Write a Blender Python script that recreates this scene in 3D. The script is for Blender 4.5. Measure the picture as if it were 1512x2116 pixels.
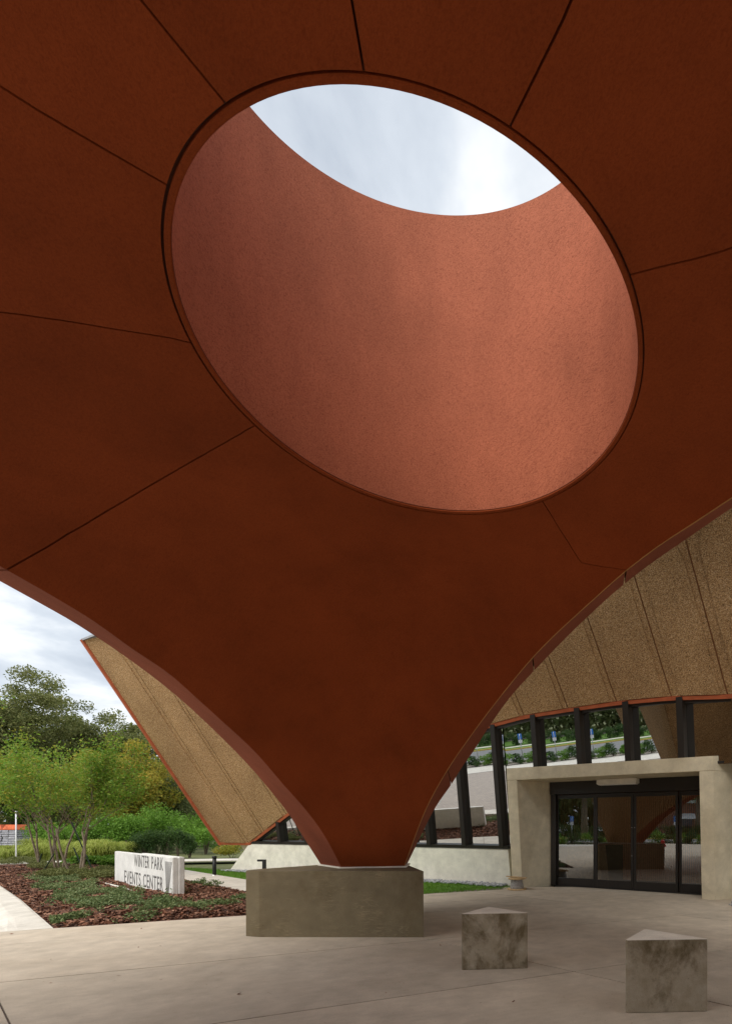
import bpy, bmesh, math, random
import numpy as np
from mathutils import Vector, Matrix

random.seed(7)
rng = np.random.default_rng(11)
scene = bpy.context.scene
col = scene.collection
for o in list(bpy.data.objects):
    bpy.data.objects.remove(o)

# ------------------------------------------------------------------ camera
EYE = 1.45                       # metres above the plaza
FPX, PX0, PY0 = 1050.0, 1150.0, 1708.0   # focal length and principal point, in pixels of the 1512 x 2116 photograph
cam_d = bpy.data.cameras.new('camera')
cam = bpy.data.objects.new('camera', cam_d)
col.objects.link(cam)
cam.location = (0, 0, EYE)
cam.rotation_euler = (math.radians(90), 0, 0)
cam_d.sensor_fit = 'HORIZONTAL'
cam_d.sensor_width = 36.0
cam_d.lens = 36.0 * FPX / 1512.0
cam_d.shift_x = (756 - PX0) / 1512.0
cam_d.shift_y = (PY0 - 1058) / 1512.0
cam_d.clip_start = 0.05
cam_d.clip_end = 3000
scene.camera = cam

# ------------------------------------------------------------------ sky and sun
SUN_EL, SUN_AZ = math.radians(54), math.radians(208)   # azimuth measured clockwise from +Y
world = bpy.data.worlds.new('World')
scene.world = world
world.use_nodes = True
nt = world.node_tree
nt.nodes.clear()
def wn(t, **k):
    n = nt.nodes.new(t)
    for a, b in k.items():
        setattr(n, a, b)
    return n
w_out = wn('ShaderNodeOutputWorld')
w_bg = wn('ShaderNodeBackground'); w_bg.inputs['Strength'].default_value = 0.1
w_sky = wn('ShaderNodeTexSky', sky_type='NISHITA', sun_disc=False)
w_sky.sun_elevation = SUN_EL; w_sky.sun_rotation = SUN_AZ
w_sky.air_density = 1.0; w_sky.dust_density = 2.0
w_tc = wn('ShaderNodeTexCoord')
w_sep = wn('ShaderNodeSeparateXYZ')
nt.links.new(w_tc.outputs['Generated'], w_sep.inputs[0])
w_abs = wn('ShaderNodeMath', operation='ABSOLUTE'); nt.links.new(w_sep.outputs['Z'], w_abs.inputs[0])
w_add = wn('ShaderNodeMath', operation='ADD'); nt.links.new(w_abs.outputs[0], w_add.inputs[0]); w_add.inputs[1].default_value = 0.3
w_dx = wn('ShaderNodeMath', operation='DIVIDE'); nt.links.new(w_sep.outputs['X'], w_dx.inputs[0]); nt.links.new(w_add.outputs[0], w_dx.inputs[1])
w_dy = wn('ShaderNodeMath', operation='DIVIDE'); nt.links.new(w_sep.outputs['Y'], w_dy.inputs[0]); nt.links.new(w_add.outputs[0], w_dy.inputs[1])
w_cmb = wn('ShaderNodeCombineXYZ'); nt.links.new(w_dx.outputs[0], w_cmb.inputs[0]); nt.links.new(w_dy.outputs[0], w_cmb.inputs[1])
w_n1 = wn('ShaderNodeTexNoise'); w_n1.inputs['Scale'].default_value = 3.1; w_n1.inputs['Detail'].default_value = 7; w_n1.inputs['Roughness'].default_value = 0.52; w_n1.inputs['Distortion'].default_value = 0.25
nt.links.new(w_cmb.outputs[0], w_n1.inputs['Vector'])
w_r1 = wn('ShaderNodeValToRGB')
cr = w_r1.color_ramp
cr.elements[0].position = 0.36; cr.elements[0].color = (0.42, 0.465, 0.53, 1)
cr.elements[1].position = 0.68; cr.elements[1].color = (1.06, 1.03, 0.97, 1)
e = cr.elements.new(0.48); e.color = (0.58, 0.625, 0.68, 1)
e = cr.elements.new(0.58); e.color = (0.82, 0.84, 0.85, 1)
nt.links.new(w_n1.outputs['Fac'], w_r1.inputs[0])
w_vm = wn('ShaderNodeVectorMath', operation='SCALE'); w_vm.inputs['Scale'].default_value = 6.2
nt.links.new(w_r1.outputs[0], w_vm.inputs[0])
w_mix = wn('ShaderNodeMixRGB'); w_mix.inputs[0].default_value = 0.92
nt.links.new(w_sky.outputs[0], w_mix.inputs[1]); nt.links.new(w_vm.outputs[0], w_mix.inputs[2])
nt.links.new(w_mix.outputs[0], w_bg.inputs['Color'])
nt.links.new(w_bg.outputs[0], w_out.inputs['Surface'])

sun_d = bpy.data.lights.new('sun', 'SUN')
sun_d.energy = 1.5
sun_d.angle = math.radians(55)
sun_d.color = (1.0, 0.95, 0.87)
sun = bpy.data.objects.new('sun', sun_d)
col.objects.link(sun)
sdir = Vector((math.sin(SUN_AZ) * math.cos(SUN_EL), math.cos(SUN_AZ) * math.cos(SUN_EL), math.sin(SUN_EL)))
sun.rotation_euler = (-sdir).to_track_quat('-Z', 'Y').to_euler()
sun.location = (0, 0, 40)

vs = scene.view_settings
vs.view_transform = 'Standard'
vs.look = 'None'
vs.exposure = 1.12
vs.gamma = 1.0
vs.use_curve_mapping = False
scene.render.engine = 'CYCLES'
scene.cycles.max_bounces = 10
scene.cycles.diffuse_bounces = 6
scene.cycles.glossy_bounces = 4
scene.cycles.transparent_max_bounces = 12
scene.cycles.use_denoising = True
scene.cycles.sample_clamp_indirect = 8

# ------------------------------------------------------------------ helpers
CAM = np.array([0.0, 0.0, EYE])
def ray(x, y):
    return np.array([(x - PX0) / FPX, 1.0, (PY0 - y) / FPX])
def at_z(x, y, z=0.0):
    d = ray(x, y); return CAM + d * ((z - EYE) / d[2])
def at_plane(x, y, P, N):
    d = ray(x, y); return CAM + d * (((P - CAM) @ N) / (d @ N))
def v3(*a): return np.array(a, float)
def unit(v):
    v = np.array(v, float); return v / np.linalg.norm(v)

def mesh_obj(name, verts, faces, mat=None, parent=None, smooth=False):
    me = bpy.data.meshes.new(name)
    me.from_pydata([tuple(map(float, v)) for v in verts], [], [tuple(map(int, f)) for f in faces])
    if smooth:
        me.polygons.foreach_set('use_smooth', [True] * len(me.polygons))
    me.update()
    o = bpy.data.objects.new(name, me)
    col.objects.link(o)
    if mat: me.materials.append(mat)
    if parent is not None: o.parent = parent
    return o

def bm_obj(name, bm, mat=None, parent=None, smooth=False):
    me = bpy.data.meshes.new(name)
    bmesh.ops.recalc_face_normals(bm, faces=bm.faces)
    bm.to_mesh(me); bm.free()
    if smooth:
        me.polygons.foreach_set('use_smooth', [True] * len(me.polygons))
    o = bpy.data.objects.new(name, me)
    col.objects.link(o)
    if mat: me.materials.append(mat)
    if parent is not None: o.parent = parent
    return o

def tag(o, label, cat, group=None, kind=None):
    o['label'] = label; o['category'] = cat
    if group: o['group'] = group
    if kind: o['kind'] = kind
    return o
def struct(o):
    o['kind'] = 'structure'; return o
def thing(name, label, cat, loc=(0, 0, 0), rz=0.0, group=None):
    o = bpy.data.objects.new(name, None)
    o.empty_display_size = 0.2
    o.location = loc; o.rotation_euler = (0, 0, rz)
    col.objects.link(o)
    return tag(o, label, cat, group)
def copy_tree(o, parent=None):
    c = o.copy(); col.objects.link(c)
    c.parent = parent
    for ch in o.children:
        copy_tree(ch, c)
    return c

BOXF = [(0, 3, 2, 1), (4, 5, 6, 7), (0, 1, 5, 4), (1, 2, 6, 5), (2, 3, 7, 6), (3, 0, 4, 7)]
def prism(name, poly, z0, z1, mat, parent=None, bevel=0.0, top=None):
    """solid from a plan polygon; top = other plan polygon for the upper face"""
    n = len(poly)
    bm = bmesh.new()
    tp = top if top is not None else poly
    b = [bm.verts.new((p[0], p[1], z0 if np.isscalar(z0) else z0[i])) for i, p in enumerate(poly)]
    t = [bm.verts.new((p[0], p[1], z1 if np.isscalar(z1) else z1[i])) for i, p in enumerate(tp)]
    bm.faces.new(b[::-1]); bm.faces.new(t)
    for i in range(n):
        bm.faces.new((b[i], b[(i + 1) % n], t[(i + 1) % n], t[i]))
    if bevel:
        bmesh.ops.bevel(bm, geom=list(bm.edges), offset=bevel, segments=2, profile=0.6, affect='EDGES')
    return bm_obj(name, bm, mat, parent)
def box(name, lo, hi, mat, parent=None, bevel=0.0):
    return prism(name, [(lo[0], lo[1]), (hi[0], lo[1]), (hi[0], hi[1]), (lo[0], hi[1])], lo[2], hi[2], mat, parent, bevel)
def bar(name, A, B, side, out, mat, parent=None, bevel=0.0):
    """square bar from A to B; side and out are half-width vectors"""
    A = np.array(A, float); B = np.array(B, float); side = np.array(side, float); out = np.array(out, float)
    vv = [A - side - out, A + side - out, A + side + out, A - side + out, B - side - out, B + side - out, B + side + out, B - side + out]
    bm = bmesh.new()
    vs_ = [bm.verts.new(v) for v in vv]
    for f in BOXF: bm.faces.new([vs_[i] for i in f])
    if bevel: bmesh.ops.bevel(bm, geom=list(bm.edges), offset=bevel, segments=2, affect='EDGES')
    return bm_obj(name, bm, mat, parent)

def tube_data(pts, rad, n=7, V=None, F=None, cap=True):
    V = [] if V is None else V; F = [] if F is None else F
    pts = [np.array(p, float) for p in pts]
    base0 = len(V)
    ref = np.array([0.31, 0.17, 0.93])
    for i, p in enumerate(pts):
        a = pts[max(0, i - 1)]; b = pts[min(len(pts) - 1, i + 1)]
        d = unit(b - a)
        r = ref if abs(d @ ref) < 0.95 else np.array([1.0, 0, 0])
        s = unit(np.cross(d, r)); t = np.cross(d, s)
        for k in range(n):
            an = 2 * math.pi * k / n
            V.append(p + rad[i] * (math.cos(an) * s + math.sin(an) * t))
    for i in range(len(pts) - 1):
        for k in range(n):
            a = base0 + i * n + k; b = base0 + i * n + (k + 1) % n
            F.append((a, b, b + n, a + n))
    if cap:
        F.append(tuple(base0 + k for k in range(n))[::-1]); F.append(tuple(base0 + (len(pts) - 1) * n + k for k in range(n)))
    return V, F
def tube(name, pts, rad, mat, parent=None, n=8):
    V, F = tube_data(pts, rad if not np.isscalar(rad) else [rad] * len(pts), n)
    return mesh_obj(name, V, F, mat, parent, smooth=n > 6)

def leaf_arrays(P, size, aspect=0.5, flat=0.0, droop=0.0):
    """diamond leaves at points P (N,3); size scalar or (N,)"""
    N = len(P)
    size = np.broadcast_to(np.asarray(size, float), (N,)) * rng.uniform(0.65, 1.3, N)
    d = rng.normal(size=(N, 3)); d[:, 2] = d[:, 2] * (1 - flat) - droop
    d /= np.linalg.norm(d, axis=1)[:, None] + 1e-9
    r = rng.normal(size=(N, 3)); r[:, 2] += flat * 2.0
    s = np.cross(d, r); s /= np.linalg.norm(s, axis=1)[:, None] + 1e-9
    L = d * size[:, None]; W = s * (size * aspect * 0.5)[:, None]
    V = np.empty((N, 4, 3))
    V[:, 0] = P - L * 0.5; V[:, 1] = P + W; V[:, 2] = P + L * 0.5; V[:, 3] = P - W
    return V.reshape(-1, 3)
def quads_obj(name, V, mat, parent=None, nper=4):
    N = len(V) // nper
    me = bpy.data.meshes.new(name)
    me.vertices.add(len(V)); me.vertices.foreach_set('co', np.ascontiguousarray(V, dtype=np.float32).ravel())
    me.loops.add(N * nper); me.loops.foreach_set('vertex_index', np.arange(N * nper, dtype=np.int32))
    me.polygons.add(N); me.polygons.foreach_set('loop_start', np.arange(0, N * nper, nper, dtype=np.int32))
    me.update(calc_edges=True); me.validate()
    o = bpy.data.objects.new(name, me); col.objects.link(o)
    me.materials.append(mat)
    if parent is not None: o.parent = parent
    return o

# ------------------------------------------------------------------ materials
def node_mat(name):
    m = bpy.data.materials.new(name); m.use_nodes = True
    t = m.node_tree
    b = t.nodes['Principled BSDF']
    return m, t, b
def N_(t, typ, **k):
    n = t.nodes.new(typ)
    for a, b in k.items(): setattr(n, a, b)
    return n
def coords(t, scale=(1, 1, 1), rot=(0, 0, 0), obj=False):
    if obj:
        g = N_(t, 'ShaderNodeTexCoord'); src = g.outputs['Object']
    else:
        g = N_(t, 'ShaderNodeNewGeometry'); src = g.outputs['Position']
    mp = N_(t, 'ShaderNodeMapping')
    mp.inputs['Scale'].default_value = scale; mp.inputs['Rotation'].default_value = rot
    t.links.new(src, mp.inputs['Vector'])
    return mp.outputs[0]
def noise(t, vec, scale, detail=5, rough=0.55, dist=0.0):
    n = N_(t, 'ShaderNodeTexNoise')
    n.inputs['Scale'].default_value = scale; n.inputs['Detail'].default_value = detail
    n.inputs['Roughness'].default_value = rough; n.inputs['Distortion'].default_value = dist
    t.links.new(vec, n.inputs['Vector'])
    return n.outputs['Fac']
def ramp(t, fac, stops):
    r = N_(t, 'ShaderNodeValToRGB'); c = r.color_ramp
    c.elements[0].position = stops[0][0]; c.elements[0].color = (*stops[0][1], 1)
    c.elements[1].position = stops[-1][0]; c.elements[1].color = (*stops[-1][1], 1)
    for p, k in stops[1:-1]:
        e = c.elements.new(p); e.color = (*k, 1)
    t.links.new(fac, r.inputs[0])
    return r.outputs[0]
def mixc(t, fac, a, b, mode='MIX'):
    m = N_(t, 'ShaderNodeMixRGB', blend_type=mode)
    for i, x in ((0, fac), (1, a), (2, b)):
        if hasattr(x, 'is_output'): t.links.new(x, m.inputs[i])
        elif i == 0: m.inputs[0].default_value = x
        else: m.inputs[i].default_value = (*x, 1)
    return m.outputs[0]
def bump(t, b, h, strength, dist=0.02, prev=None):
    n = N_(t, 'ShaderNodeBump'); n.inputs['Strength'].default_value = strength; n.inputs['Distance'].default_value = dist
    t.links.new(h, n.inputs['Height'])
    if prev is not None: t.links.new(prev, n.inputs['Normal'])
    t.links.new(n.outputs[0], b.inputs['Normal'])
    return n.outputs[0]
def simple(name, c, rough=0.7, metal=0.0, var=0.12, scale=6.0, bmp=0.0, bscale=60.0, spec=0.3):
    m, t, b = node_mat(name)
    vec = coords(t)
    a = tuple(x * (1 - var) for x in c); d = tuple(min(1, x * (1 + var)) for x in c)
    t.links.new(ramp(t, noise(t, vec, scale, 6), [(0.3, a), (0.7, d)]), b.inputs['Base Color'])
    b.inputs['Roughness'].default_value = rough; b.inputs['Metallic'].default_value = metal
    b.inputs['Specular IOR Level'].default_value = spec
    if bmp: bump(t, b, noise(t, vec, bscale, 4), bmp)
    return m

def terracotta(name, c, fib=1.0):
    m, t, b = node_mat(name)
    v1 = coords(t)
    big = noise(t, v1, 1.1, 4)
    fine = noise(t, v1, 90, 3, 0.7)
    lo = tuple(x * 0.86 for x in c); hi = tuple(x * 1.12 for x in c)
    cc = ramp(t, big, [(0.3, lo), (0.7, hi)])
    # trowelled fibre marks: noise stretched two ways and thresholded
    va = coords(t, (1, 1, 1), (0.5, 0.4, 0.7))
    vb = N_(t, 'ShaderNodeMapping'); vb.inputs['Scale'].default_value = (24, 150, 150); t.links.new(va, vb.inputs['Vector'])
    fa = noise(t, vb.outputs[0], 1.0, 3, 0.6, 1.2)
    vc = coords(t, (1, 1, 1), (-0.6, 0.3, -0.5))
    vd = N_(t, 'ShaderNodeMapping'); vd.inputs['Scale'].default_value = (150, 24, 130); t.links.new(vc, vd.inputs['Vector'])
    fb = noise(t, vd.outputs[0], 1.0, 3, 0.6, 1.2)
    sc = N_(t, 'ShaderNodeMath', operation='MINIMUM'); t.links.new(fa, sc.inputs[0]); t.links.new(fb, sc.inputs[1])
    mark = ramp(t, sc.outputs[0], [(0.35, (0.62, 0.56, 0.55)), (0.48, (1, 1, 1))])
    oi = N_(t, 'ShaderNodeObjectInfo')
    tone = ramp(t, oi.outputs['Random'], [(0.0, (0.90, 0.89, 0.88)), (1.0, (1.08, 1.08, 1.08))])
    cc = mixc(t, 1.0, cc, tone, 'MULTIPLY')
    wet = coords(t, (1.6, 1.6, 0.35))
    cc = mixc(t, 1.0, cc, ramp(t, noise(t, wet, 2.2, 6, 0.6), [(0.32, (0.92, 0.91, 0.91)), (0.55, (1.02, 1.02, 1.02))]), 'MULTIPLY')
    spk = ramp(t, fine, [(0.3, (0.9, 0.88, 0.88)), (0.65, (1.06, 1.06, 1.06))])
    t.links.new(mixc(t, 1.0, mixc(t, fib, cc, mark, 'MULTIPLY'), spk, 'MULTIPLY'), b.inputs['Base Color'])
    b.inputs['Roughness'].default_value = 0.88; b.inputs['Specular IOR Level'].default_value = 0.15
    p = bump(t, b, sc.outputs[0], 0.45 * fib, 0.012)
    bump(t, b, fine, 0.25, 0.006, p)
    return m

A1_ = math.radians(26.5)
def concrete(name, c, stain=(0.09, 0.07, 0.03), amt=0.4, grain=False, sscale=1.6, seed=0.0, rough=0.8, side_stain_shade=False, broom=False):
    m, t, b = node_mat(name)
    vec = coords(t)
    off = N_(t, 'ShaderNodeMapping'); off.inputs['Location'].default_value = (seed, seed * 1.7, seed * 0.6); t.links.new(vec, off.inputs['Vector'])
    v = off.outputs[0]
    base = ramp(t, noise(t, v, 4.0, 8, 0.6), [(0.25, tuple(x * 0.8 for x in c)), (0.75, tuple(min(1, x * 1.15) for x in c))])
    if grain:
        gm = N_(t, 'ShaderNodeMapping'); gm.inputs['Scale'].default_value = (1.1, 1.1, 9.0); t.links.new(v, gm.inputs['Vector'])
        wv = noise(t, gm.outputs[0], 1.5, 2, 0.45, 1.6)
        mul = N_(t, 'ShaderNodeMath', operation='MULTIPLY'); t.links.new(wv, mul.inputs[0]); mul.inputs[1].default_value = 38.0
        sn = N_(t, 'ShaderNodeMath', operation='SINE'); t.links.new(mul.outputs[0], sn.inputs[0])
        lines = ramp(t, sn.outputs[0], [(0.35, (0, 0, 0)), (0.98, (1, 1, 1))])
        msk = ramp(t, noise(t, v, 3.2, 4), [(0.46, (0, 0, 0)), (0.66, (0.5, 0.5, 0.5))])
        f = mixc(t, 1.0, lines, msk, 'MULTIPLY')
        base = mixc(t, f, base, tuple(min(1, x * 1.75) for x in c))
    sv = v
    if side_stain_shade:
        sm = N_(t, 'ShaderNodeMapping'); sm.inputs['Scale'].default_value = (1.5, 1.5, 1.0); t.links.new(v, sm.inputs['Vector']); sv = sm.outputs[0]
    st = ramp(t, noise(t, sv, sscale, 9, 0.68, 0.3), [(0.46, (0, 0, 0)), (0.59 if side_stain_shade else 0.66, (amt, amt, amt))])
    if side_stain_shade:
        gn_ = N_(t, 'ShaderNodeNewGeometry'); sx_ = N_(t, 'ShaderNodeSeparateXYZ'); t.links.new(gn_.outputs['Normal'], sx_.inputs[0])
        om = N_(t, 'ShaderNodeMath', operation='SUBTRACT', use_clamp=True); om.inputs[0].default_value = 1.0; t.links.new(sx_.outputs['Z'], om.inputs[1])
        grime_shade = ramp(t, noise(t, v, 7.0, 8, 0.7), [(0.25, (0.60, 0.60, 0.60)), (0.75, (0.90, 0.90, 0.90))])
        gsep = N_(t, 'ShaderNodeMath', operation='MULTIPLY'); t.links.new(grime_shade, gsep.inputs[0]); t.links.new(om.outputs[0], gsep.inputs[1])
        base = mixc(t, gsep.outputs[0], base, (0.22, 0.168, 0.09))  # dirt plus painted shade on upright faces, leaving tops pale as if lit
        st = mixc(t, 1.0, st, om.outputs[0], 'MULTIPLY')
    cc = mixc(t, st, base, stain)
    if broom:
        bv_ = coords(t, (1, 1, 1), (0, 0, -A1_)); bm_ = N_(t, 'ShaderNodeMapping'); bm_.inputs['Scale'].default_value = (1.3, 9.0, 1.0); t.links.new(bv_, bm_.inputs['Vector'])
        cc = mixc(t, 1.0, cc, ramp(t, noise(t, bm_.outputs[0], 2.6, 8, 0.66), [(0.3, (0.95, 0.945, 0.94)), (0.7, (1.04, 1.04, 1.04))]), 'MULTIPLY')
        cc = mixc(t, 1.0, cc, ramp(t, noise(t, v, 26, 2, 0.5), [(0.2, (0.62, 0.56, 0.5)), (0.27, (1, 1, 1))]), 'MULTIPLY')
        oi_ = N_(t, 'ShaderNodeObjectInfo')
        cc = mixc(t, 1.0, cc, ramp(t, oi_.outputs['Random'], [(0.0, (0.93, 0.93, 0.93)), (1.0, (1.05, 1.045, 1.04))]), 'MULTIPLY')
    pit = ramp(t, noise(t, v, 55, 2, 0.5), [(0.24, (0.55, 0.52, 0.48)), (0.34, (1, 1, 1))])
    fine = ramp(t, noise(t, v, 130, 3, 0.7), [(0.3, (0.88, 0.88, 0.88)), (0.7, (1.08, 1.08, 1.08))])
    cc = mixc(t, 1.0, mixc(t, 0.7, cc, pit, 'MULTIPLY'), fine, 'MULTIPLY')
    t.links.new(cc, b.inputs['Base Color'])
    b.inputs['Roughness'].default_value = rough; b.inputs['Specular IOR Level'].default_value = 0.25
    p = bump(t, b, noise(t, v, 18, 6, 0.6), 0.18, 0.01)
    bump(t, b, noise(t, v, 130, 3), 0.12, 0.004, p)
    return m

def leaf_mat(name, cols, trans=0.35, rough=0.55):
    m, t, b = node_mat(name)
    g = N_(t, 'ShaderNodeNewGeometry')
    vec = coords(t)
    big = noise(t, vec, 0.6, 3)
    ad = N_(t, 'ShaderNodeMath', operation='MULTIPLY_ADD'); t.links.new(g.outputs['Random Per Island'], ad.inputs[0]); ad.inputs[1].default_value = 0.55
    sb = N_(t, 'ShaderNodeMath', operation='MULTIPLY'); t.links.new(big, sb.inputs[0]); sb.inputs[1].default_value = 0.75
    t.links.new(sb.outputs[0], ad.inputs[2])
    n = len(cols)
    c = ramp(t, ad.outputs[0], [(0.15 + 0.75 * i / (n - 1), cols[i]) for i in range(n)])
    t.links.new(c, b.inputs['Base Color'])
    b.inputs['Roughness'].default_value = rough; b.inputs['Specular IOR Level'].default_value = 0.25
    tr = N_(t, 'ShaderNodeBsdfTranslucent'); t.links.new(c, tr.inputs['Color'])
    mx = N_(t, 'ShaderNodeMixShader'); mx.inputs[0].default_value = trans
    out = t.nodes['Material Output']
    t.links.new(b.outputs[0], mx.inputs[1]); t.links.new(tr.outputs[0], mx.inputs[2]); t.links.new(mx.outputs[0], out.inputs['Surface'])
    return m

def glass_mat(name, refl, tint):
    m = bpy.data.materials.new(name); m.use_nodes = True
    t = m.node_tree; t.nodes.clear()
    out = N_(t, 'ShaderNodeOutputMaterial')
    gl = N_(t, 'ShaderNodeBsdfGlossy'); gl.inputs['Roughness'].default_value = 0.0; gl.inputs['Color'].default_value = (0.92, 0.95, 0.97, 1)
    tp = N_(t, 'ShaderNodeBsdfTransparent'); tp.inputs['Color'].default_value = (*tint, 1)
    fr = N_(t, 'ShaderNodeFresnel'); fr.inputs['IOR'].default_value = 1.5
    ad = N_(t, 'ShaderNodeMath', operation='ADD', use_clamp=True); t.links.new(fr.outputs[0], ad.inputs[0]); ad.inputs[1].default_value = refl
    mx = N_(t, 'ShaderNodeMixShader')
    t.links.new(ad.outputs[0], mx.inputs[0]); t.links.new(tp.outputs[0], mx.inputs[1]); t.links.new(gl.outputs[0], mx.inputs[2])
    t.links.new(mx.outputs[0], out.inputs['Surface'])
    return m

def aggregate(name):
    m, t, b = node_mat(name)
    vec = coords(t)
    vo = N_(t, 'ShaderNodeTexVoronoi'); vo.inputs['Scale'].default_value = 100; t.links.new(vec, vo.inputs['Vector'])
    sp = N_(t, 'ShaderNodeSeparateColor'); t.links.new(vo.outputs['Color'], sp.inputs[0])
    c = ramp(t, sp.outputs[0], [(0.0, (0.12, 0.07, 0.034)), (0.2, (0.29, 0.165, 0.075)), (0.55, (0.45, 0.27, 0.122)), (0.85, (0.61, 0.40, 0.205)), (1.0, (0.72, 0.54, 0.34))])
    big = ramp(t, noise(t, vec, 0.9, 5), [(0.3, (0.8, 0.77, 0.74)), (0.7, (1.08, 1.07, 1.05))])
    t.links.new(mixc(t, 1.0, c, big, 'MULTIPLY'), b.inputs['Base Color'])
    b.inputs['Roughness'].default_value = 0.8; b.inputs['Specular IOR Level'].default_value = 0.2
    bump(t, b, vo.outputs['Distance'], 0.3, 0.006)
    return m

M = {}
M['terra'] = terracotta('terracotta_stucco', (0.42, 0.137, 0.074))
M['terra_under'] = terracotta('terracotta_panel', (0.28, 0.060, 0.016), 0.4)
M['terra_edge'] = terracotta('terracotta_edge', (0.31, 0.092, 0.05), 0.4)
M['backing'] = simple('joint_backing', (0.10, 0.035, 0.02), 0.9)
M['facade_joint'] = simple('rusty_joint', (0.30, 0.13, 0.055), 0.9)
M['sealant'] = simple('tan_sealant', (0.50, 0.27, 0.09), 0.6)
M['rust_trim'] = simple('orange_trim', (0.50, 0.13, 0.055), 0.6, var=0.15)
M['aggregate'] = aggregate('exposed_aggregate')
M['coping'] = simple('grey_coping', (0.30, 0.31, 0.33), 0.5)
M['plinth'] = concrete('plinth_concrete', (0.20, 0.163, 0.10), (0.11, 0.075, 0.03), 0.45, grain=True, sscale=1.3, seed=3.0)
M['bench'] = concrete('bench_concrete', (0.80, 0.74, 0.64), (0.085, 0.055, 0.015), 0.75, sscale=1.9, seed=5.2, side_stain_shade=True)  # base raised so the tops look lit; upright faces stained and shaded by tint
M['portal'] = concrete('portal_concrete', (0.68, 0.60, 0.44), (0.44, 0.36, 0.22), 0.4, sscale=1.1, seed=8.0)
M['white_conc'] = concrete('pale_wall_concrete', (0.86, 0.82, 0.71), (0.72, 0.66, 0.54), 0.15, sscale=1.2, seed=2.0)
M['walk'] = concrete('walk_concrete', (0.56, 0.52, 0.46), (0.36, 0.32, 0.27), 0.35, sscale=0.9, seed=1.0)
M['slab'] = concrete('plaza_concrete', (0.56, 0.485, 0.39), (0.44, 0.365, 0.275), 0.45, sscale=0.55, seed=4.0, broom=True)
M['kerb'] = concrete('kerb_concrete', (0.68, 0.64, 0.57), (0.40, 0.36, 0.30), 0.4, sscale=1.6, seed=6.0)
M['joint'] = simple('dark_joint', (0.16, 0.13, 0.11), 0.9)
M['signwhite'] = concrete('sign_cast_stone', (0.80, 0.79, 0.76), (0.6, 0.58, 0.53), 0.3, sscale=2.0, seed=9.0)
M['letter'] = simple('cut_shade_grey', (0.16, 0.155, 0.15), 0.8)  # grey stands in for shade inside cut letters; the letters are raised
M['bronze'] = simple('dark_bronze', (0.016, 0.012, 0.009), 0.42, spec=0.5)
M['blackmetal'] = simple('black_metal', (0.012, 0.012, 0.012), 0.5, spec=0.4)
M['glass'] = glass_mat('reflective_glass', 0.62, (0.10, 0.11, 0.10))
M['doorglass'] = glass_mat('door_glass', 0.20, (0.80, 0.76, 0.68))
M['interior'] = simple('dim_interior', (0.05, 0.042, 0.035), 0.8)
M['woodslat'] = simple('red_wood_slat', (0.46, 0.19, 0.09), 0.55, var=0.25, scale=20)
M['lightbox'] = simple('cream_fixture', (0.78, 0.74, 0.66), 0.4)
M['steel'] = simple('brushed_steel', (0.6, 0.6, 0.6), 0.3, 1.0)
M['plywood'] = simple('spool_wood', (0.52, 0.36, 0.19), 0.75, var=0.25, scale=14)
M['cable'] = simple('grey_cable', (0.34, 0.32, 0.30), 0.6, var=0.3, scale=40)
M['bark'] = simple('pale_bark', (0.21, 0.165, 0.115), 0.85, var=0.3, scale=9, bmp=0.4)
M['darkbark'] = simple('dark_bark', (0.12, 0.095, 0.07), 0.9, var=0.3, scale=6, bmp=0.5)
M['strap'] = simple('green_stake', (0.02, 0.035, 0.02), 0.6)
M['whitepaint'] = simple('white_paint', (0.75, 0.76, 0.78), 0.5)
M['bluesign'] = simple('blue_sign_paint', (0.05, 0.20, 0.62), 0.4)
M['redpaint'] = simple('red_paint', (0.45, 0.025, 0.02), 0.4)
M['yellowpaint'] = simple('yellow_paint', (0.70, 0.52, 0.12), 0.6)
M['asphalt'] = simple('asphalt', (0.20, 0.20, 0.205), 0.9, var=0.15, scale=3, bmp=0.2)
M['rubber'] = simple('tyre_rubber', (0.02, 0.02, 0.02), 0.8)
M['carglass'] = simple('car_glass', (0.02, 0.025, 0.03), 0.08, spec=0.8)
M['carwhite'] = simple('white_car_paint', (0.72, 0.74, 0.76), 0.25, var=0.03, spec=0.5)
M['carblue'] = simple('blue_car_paint', (0.22, 0.33, 0.48), 0.25, var=0.03, spec=0.5)
M['orangewrap'] = simple('orange_wrap', (0.62, 0.14, 0.05), 0.45, var=0.25, scale=5)
M['greybag'] = simple('grey_sack', (0.38, 0.38, 0.42), 0.6, var=0.3, scale=5)
M['pebble'] = simple('grey_pebble', (0.38, 0.385, 0.40), 0.75, var=0.45, scale=22)
M['whitepvc'] = simple('white_pvc', (0.72, 0.68, 0.60), 0.5)
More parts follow.
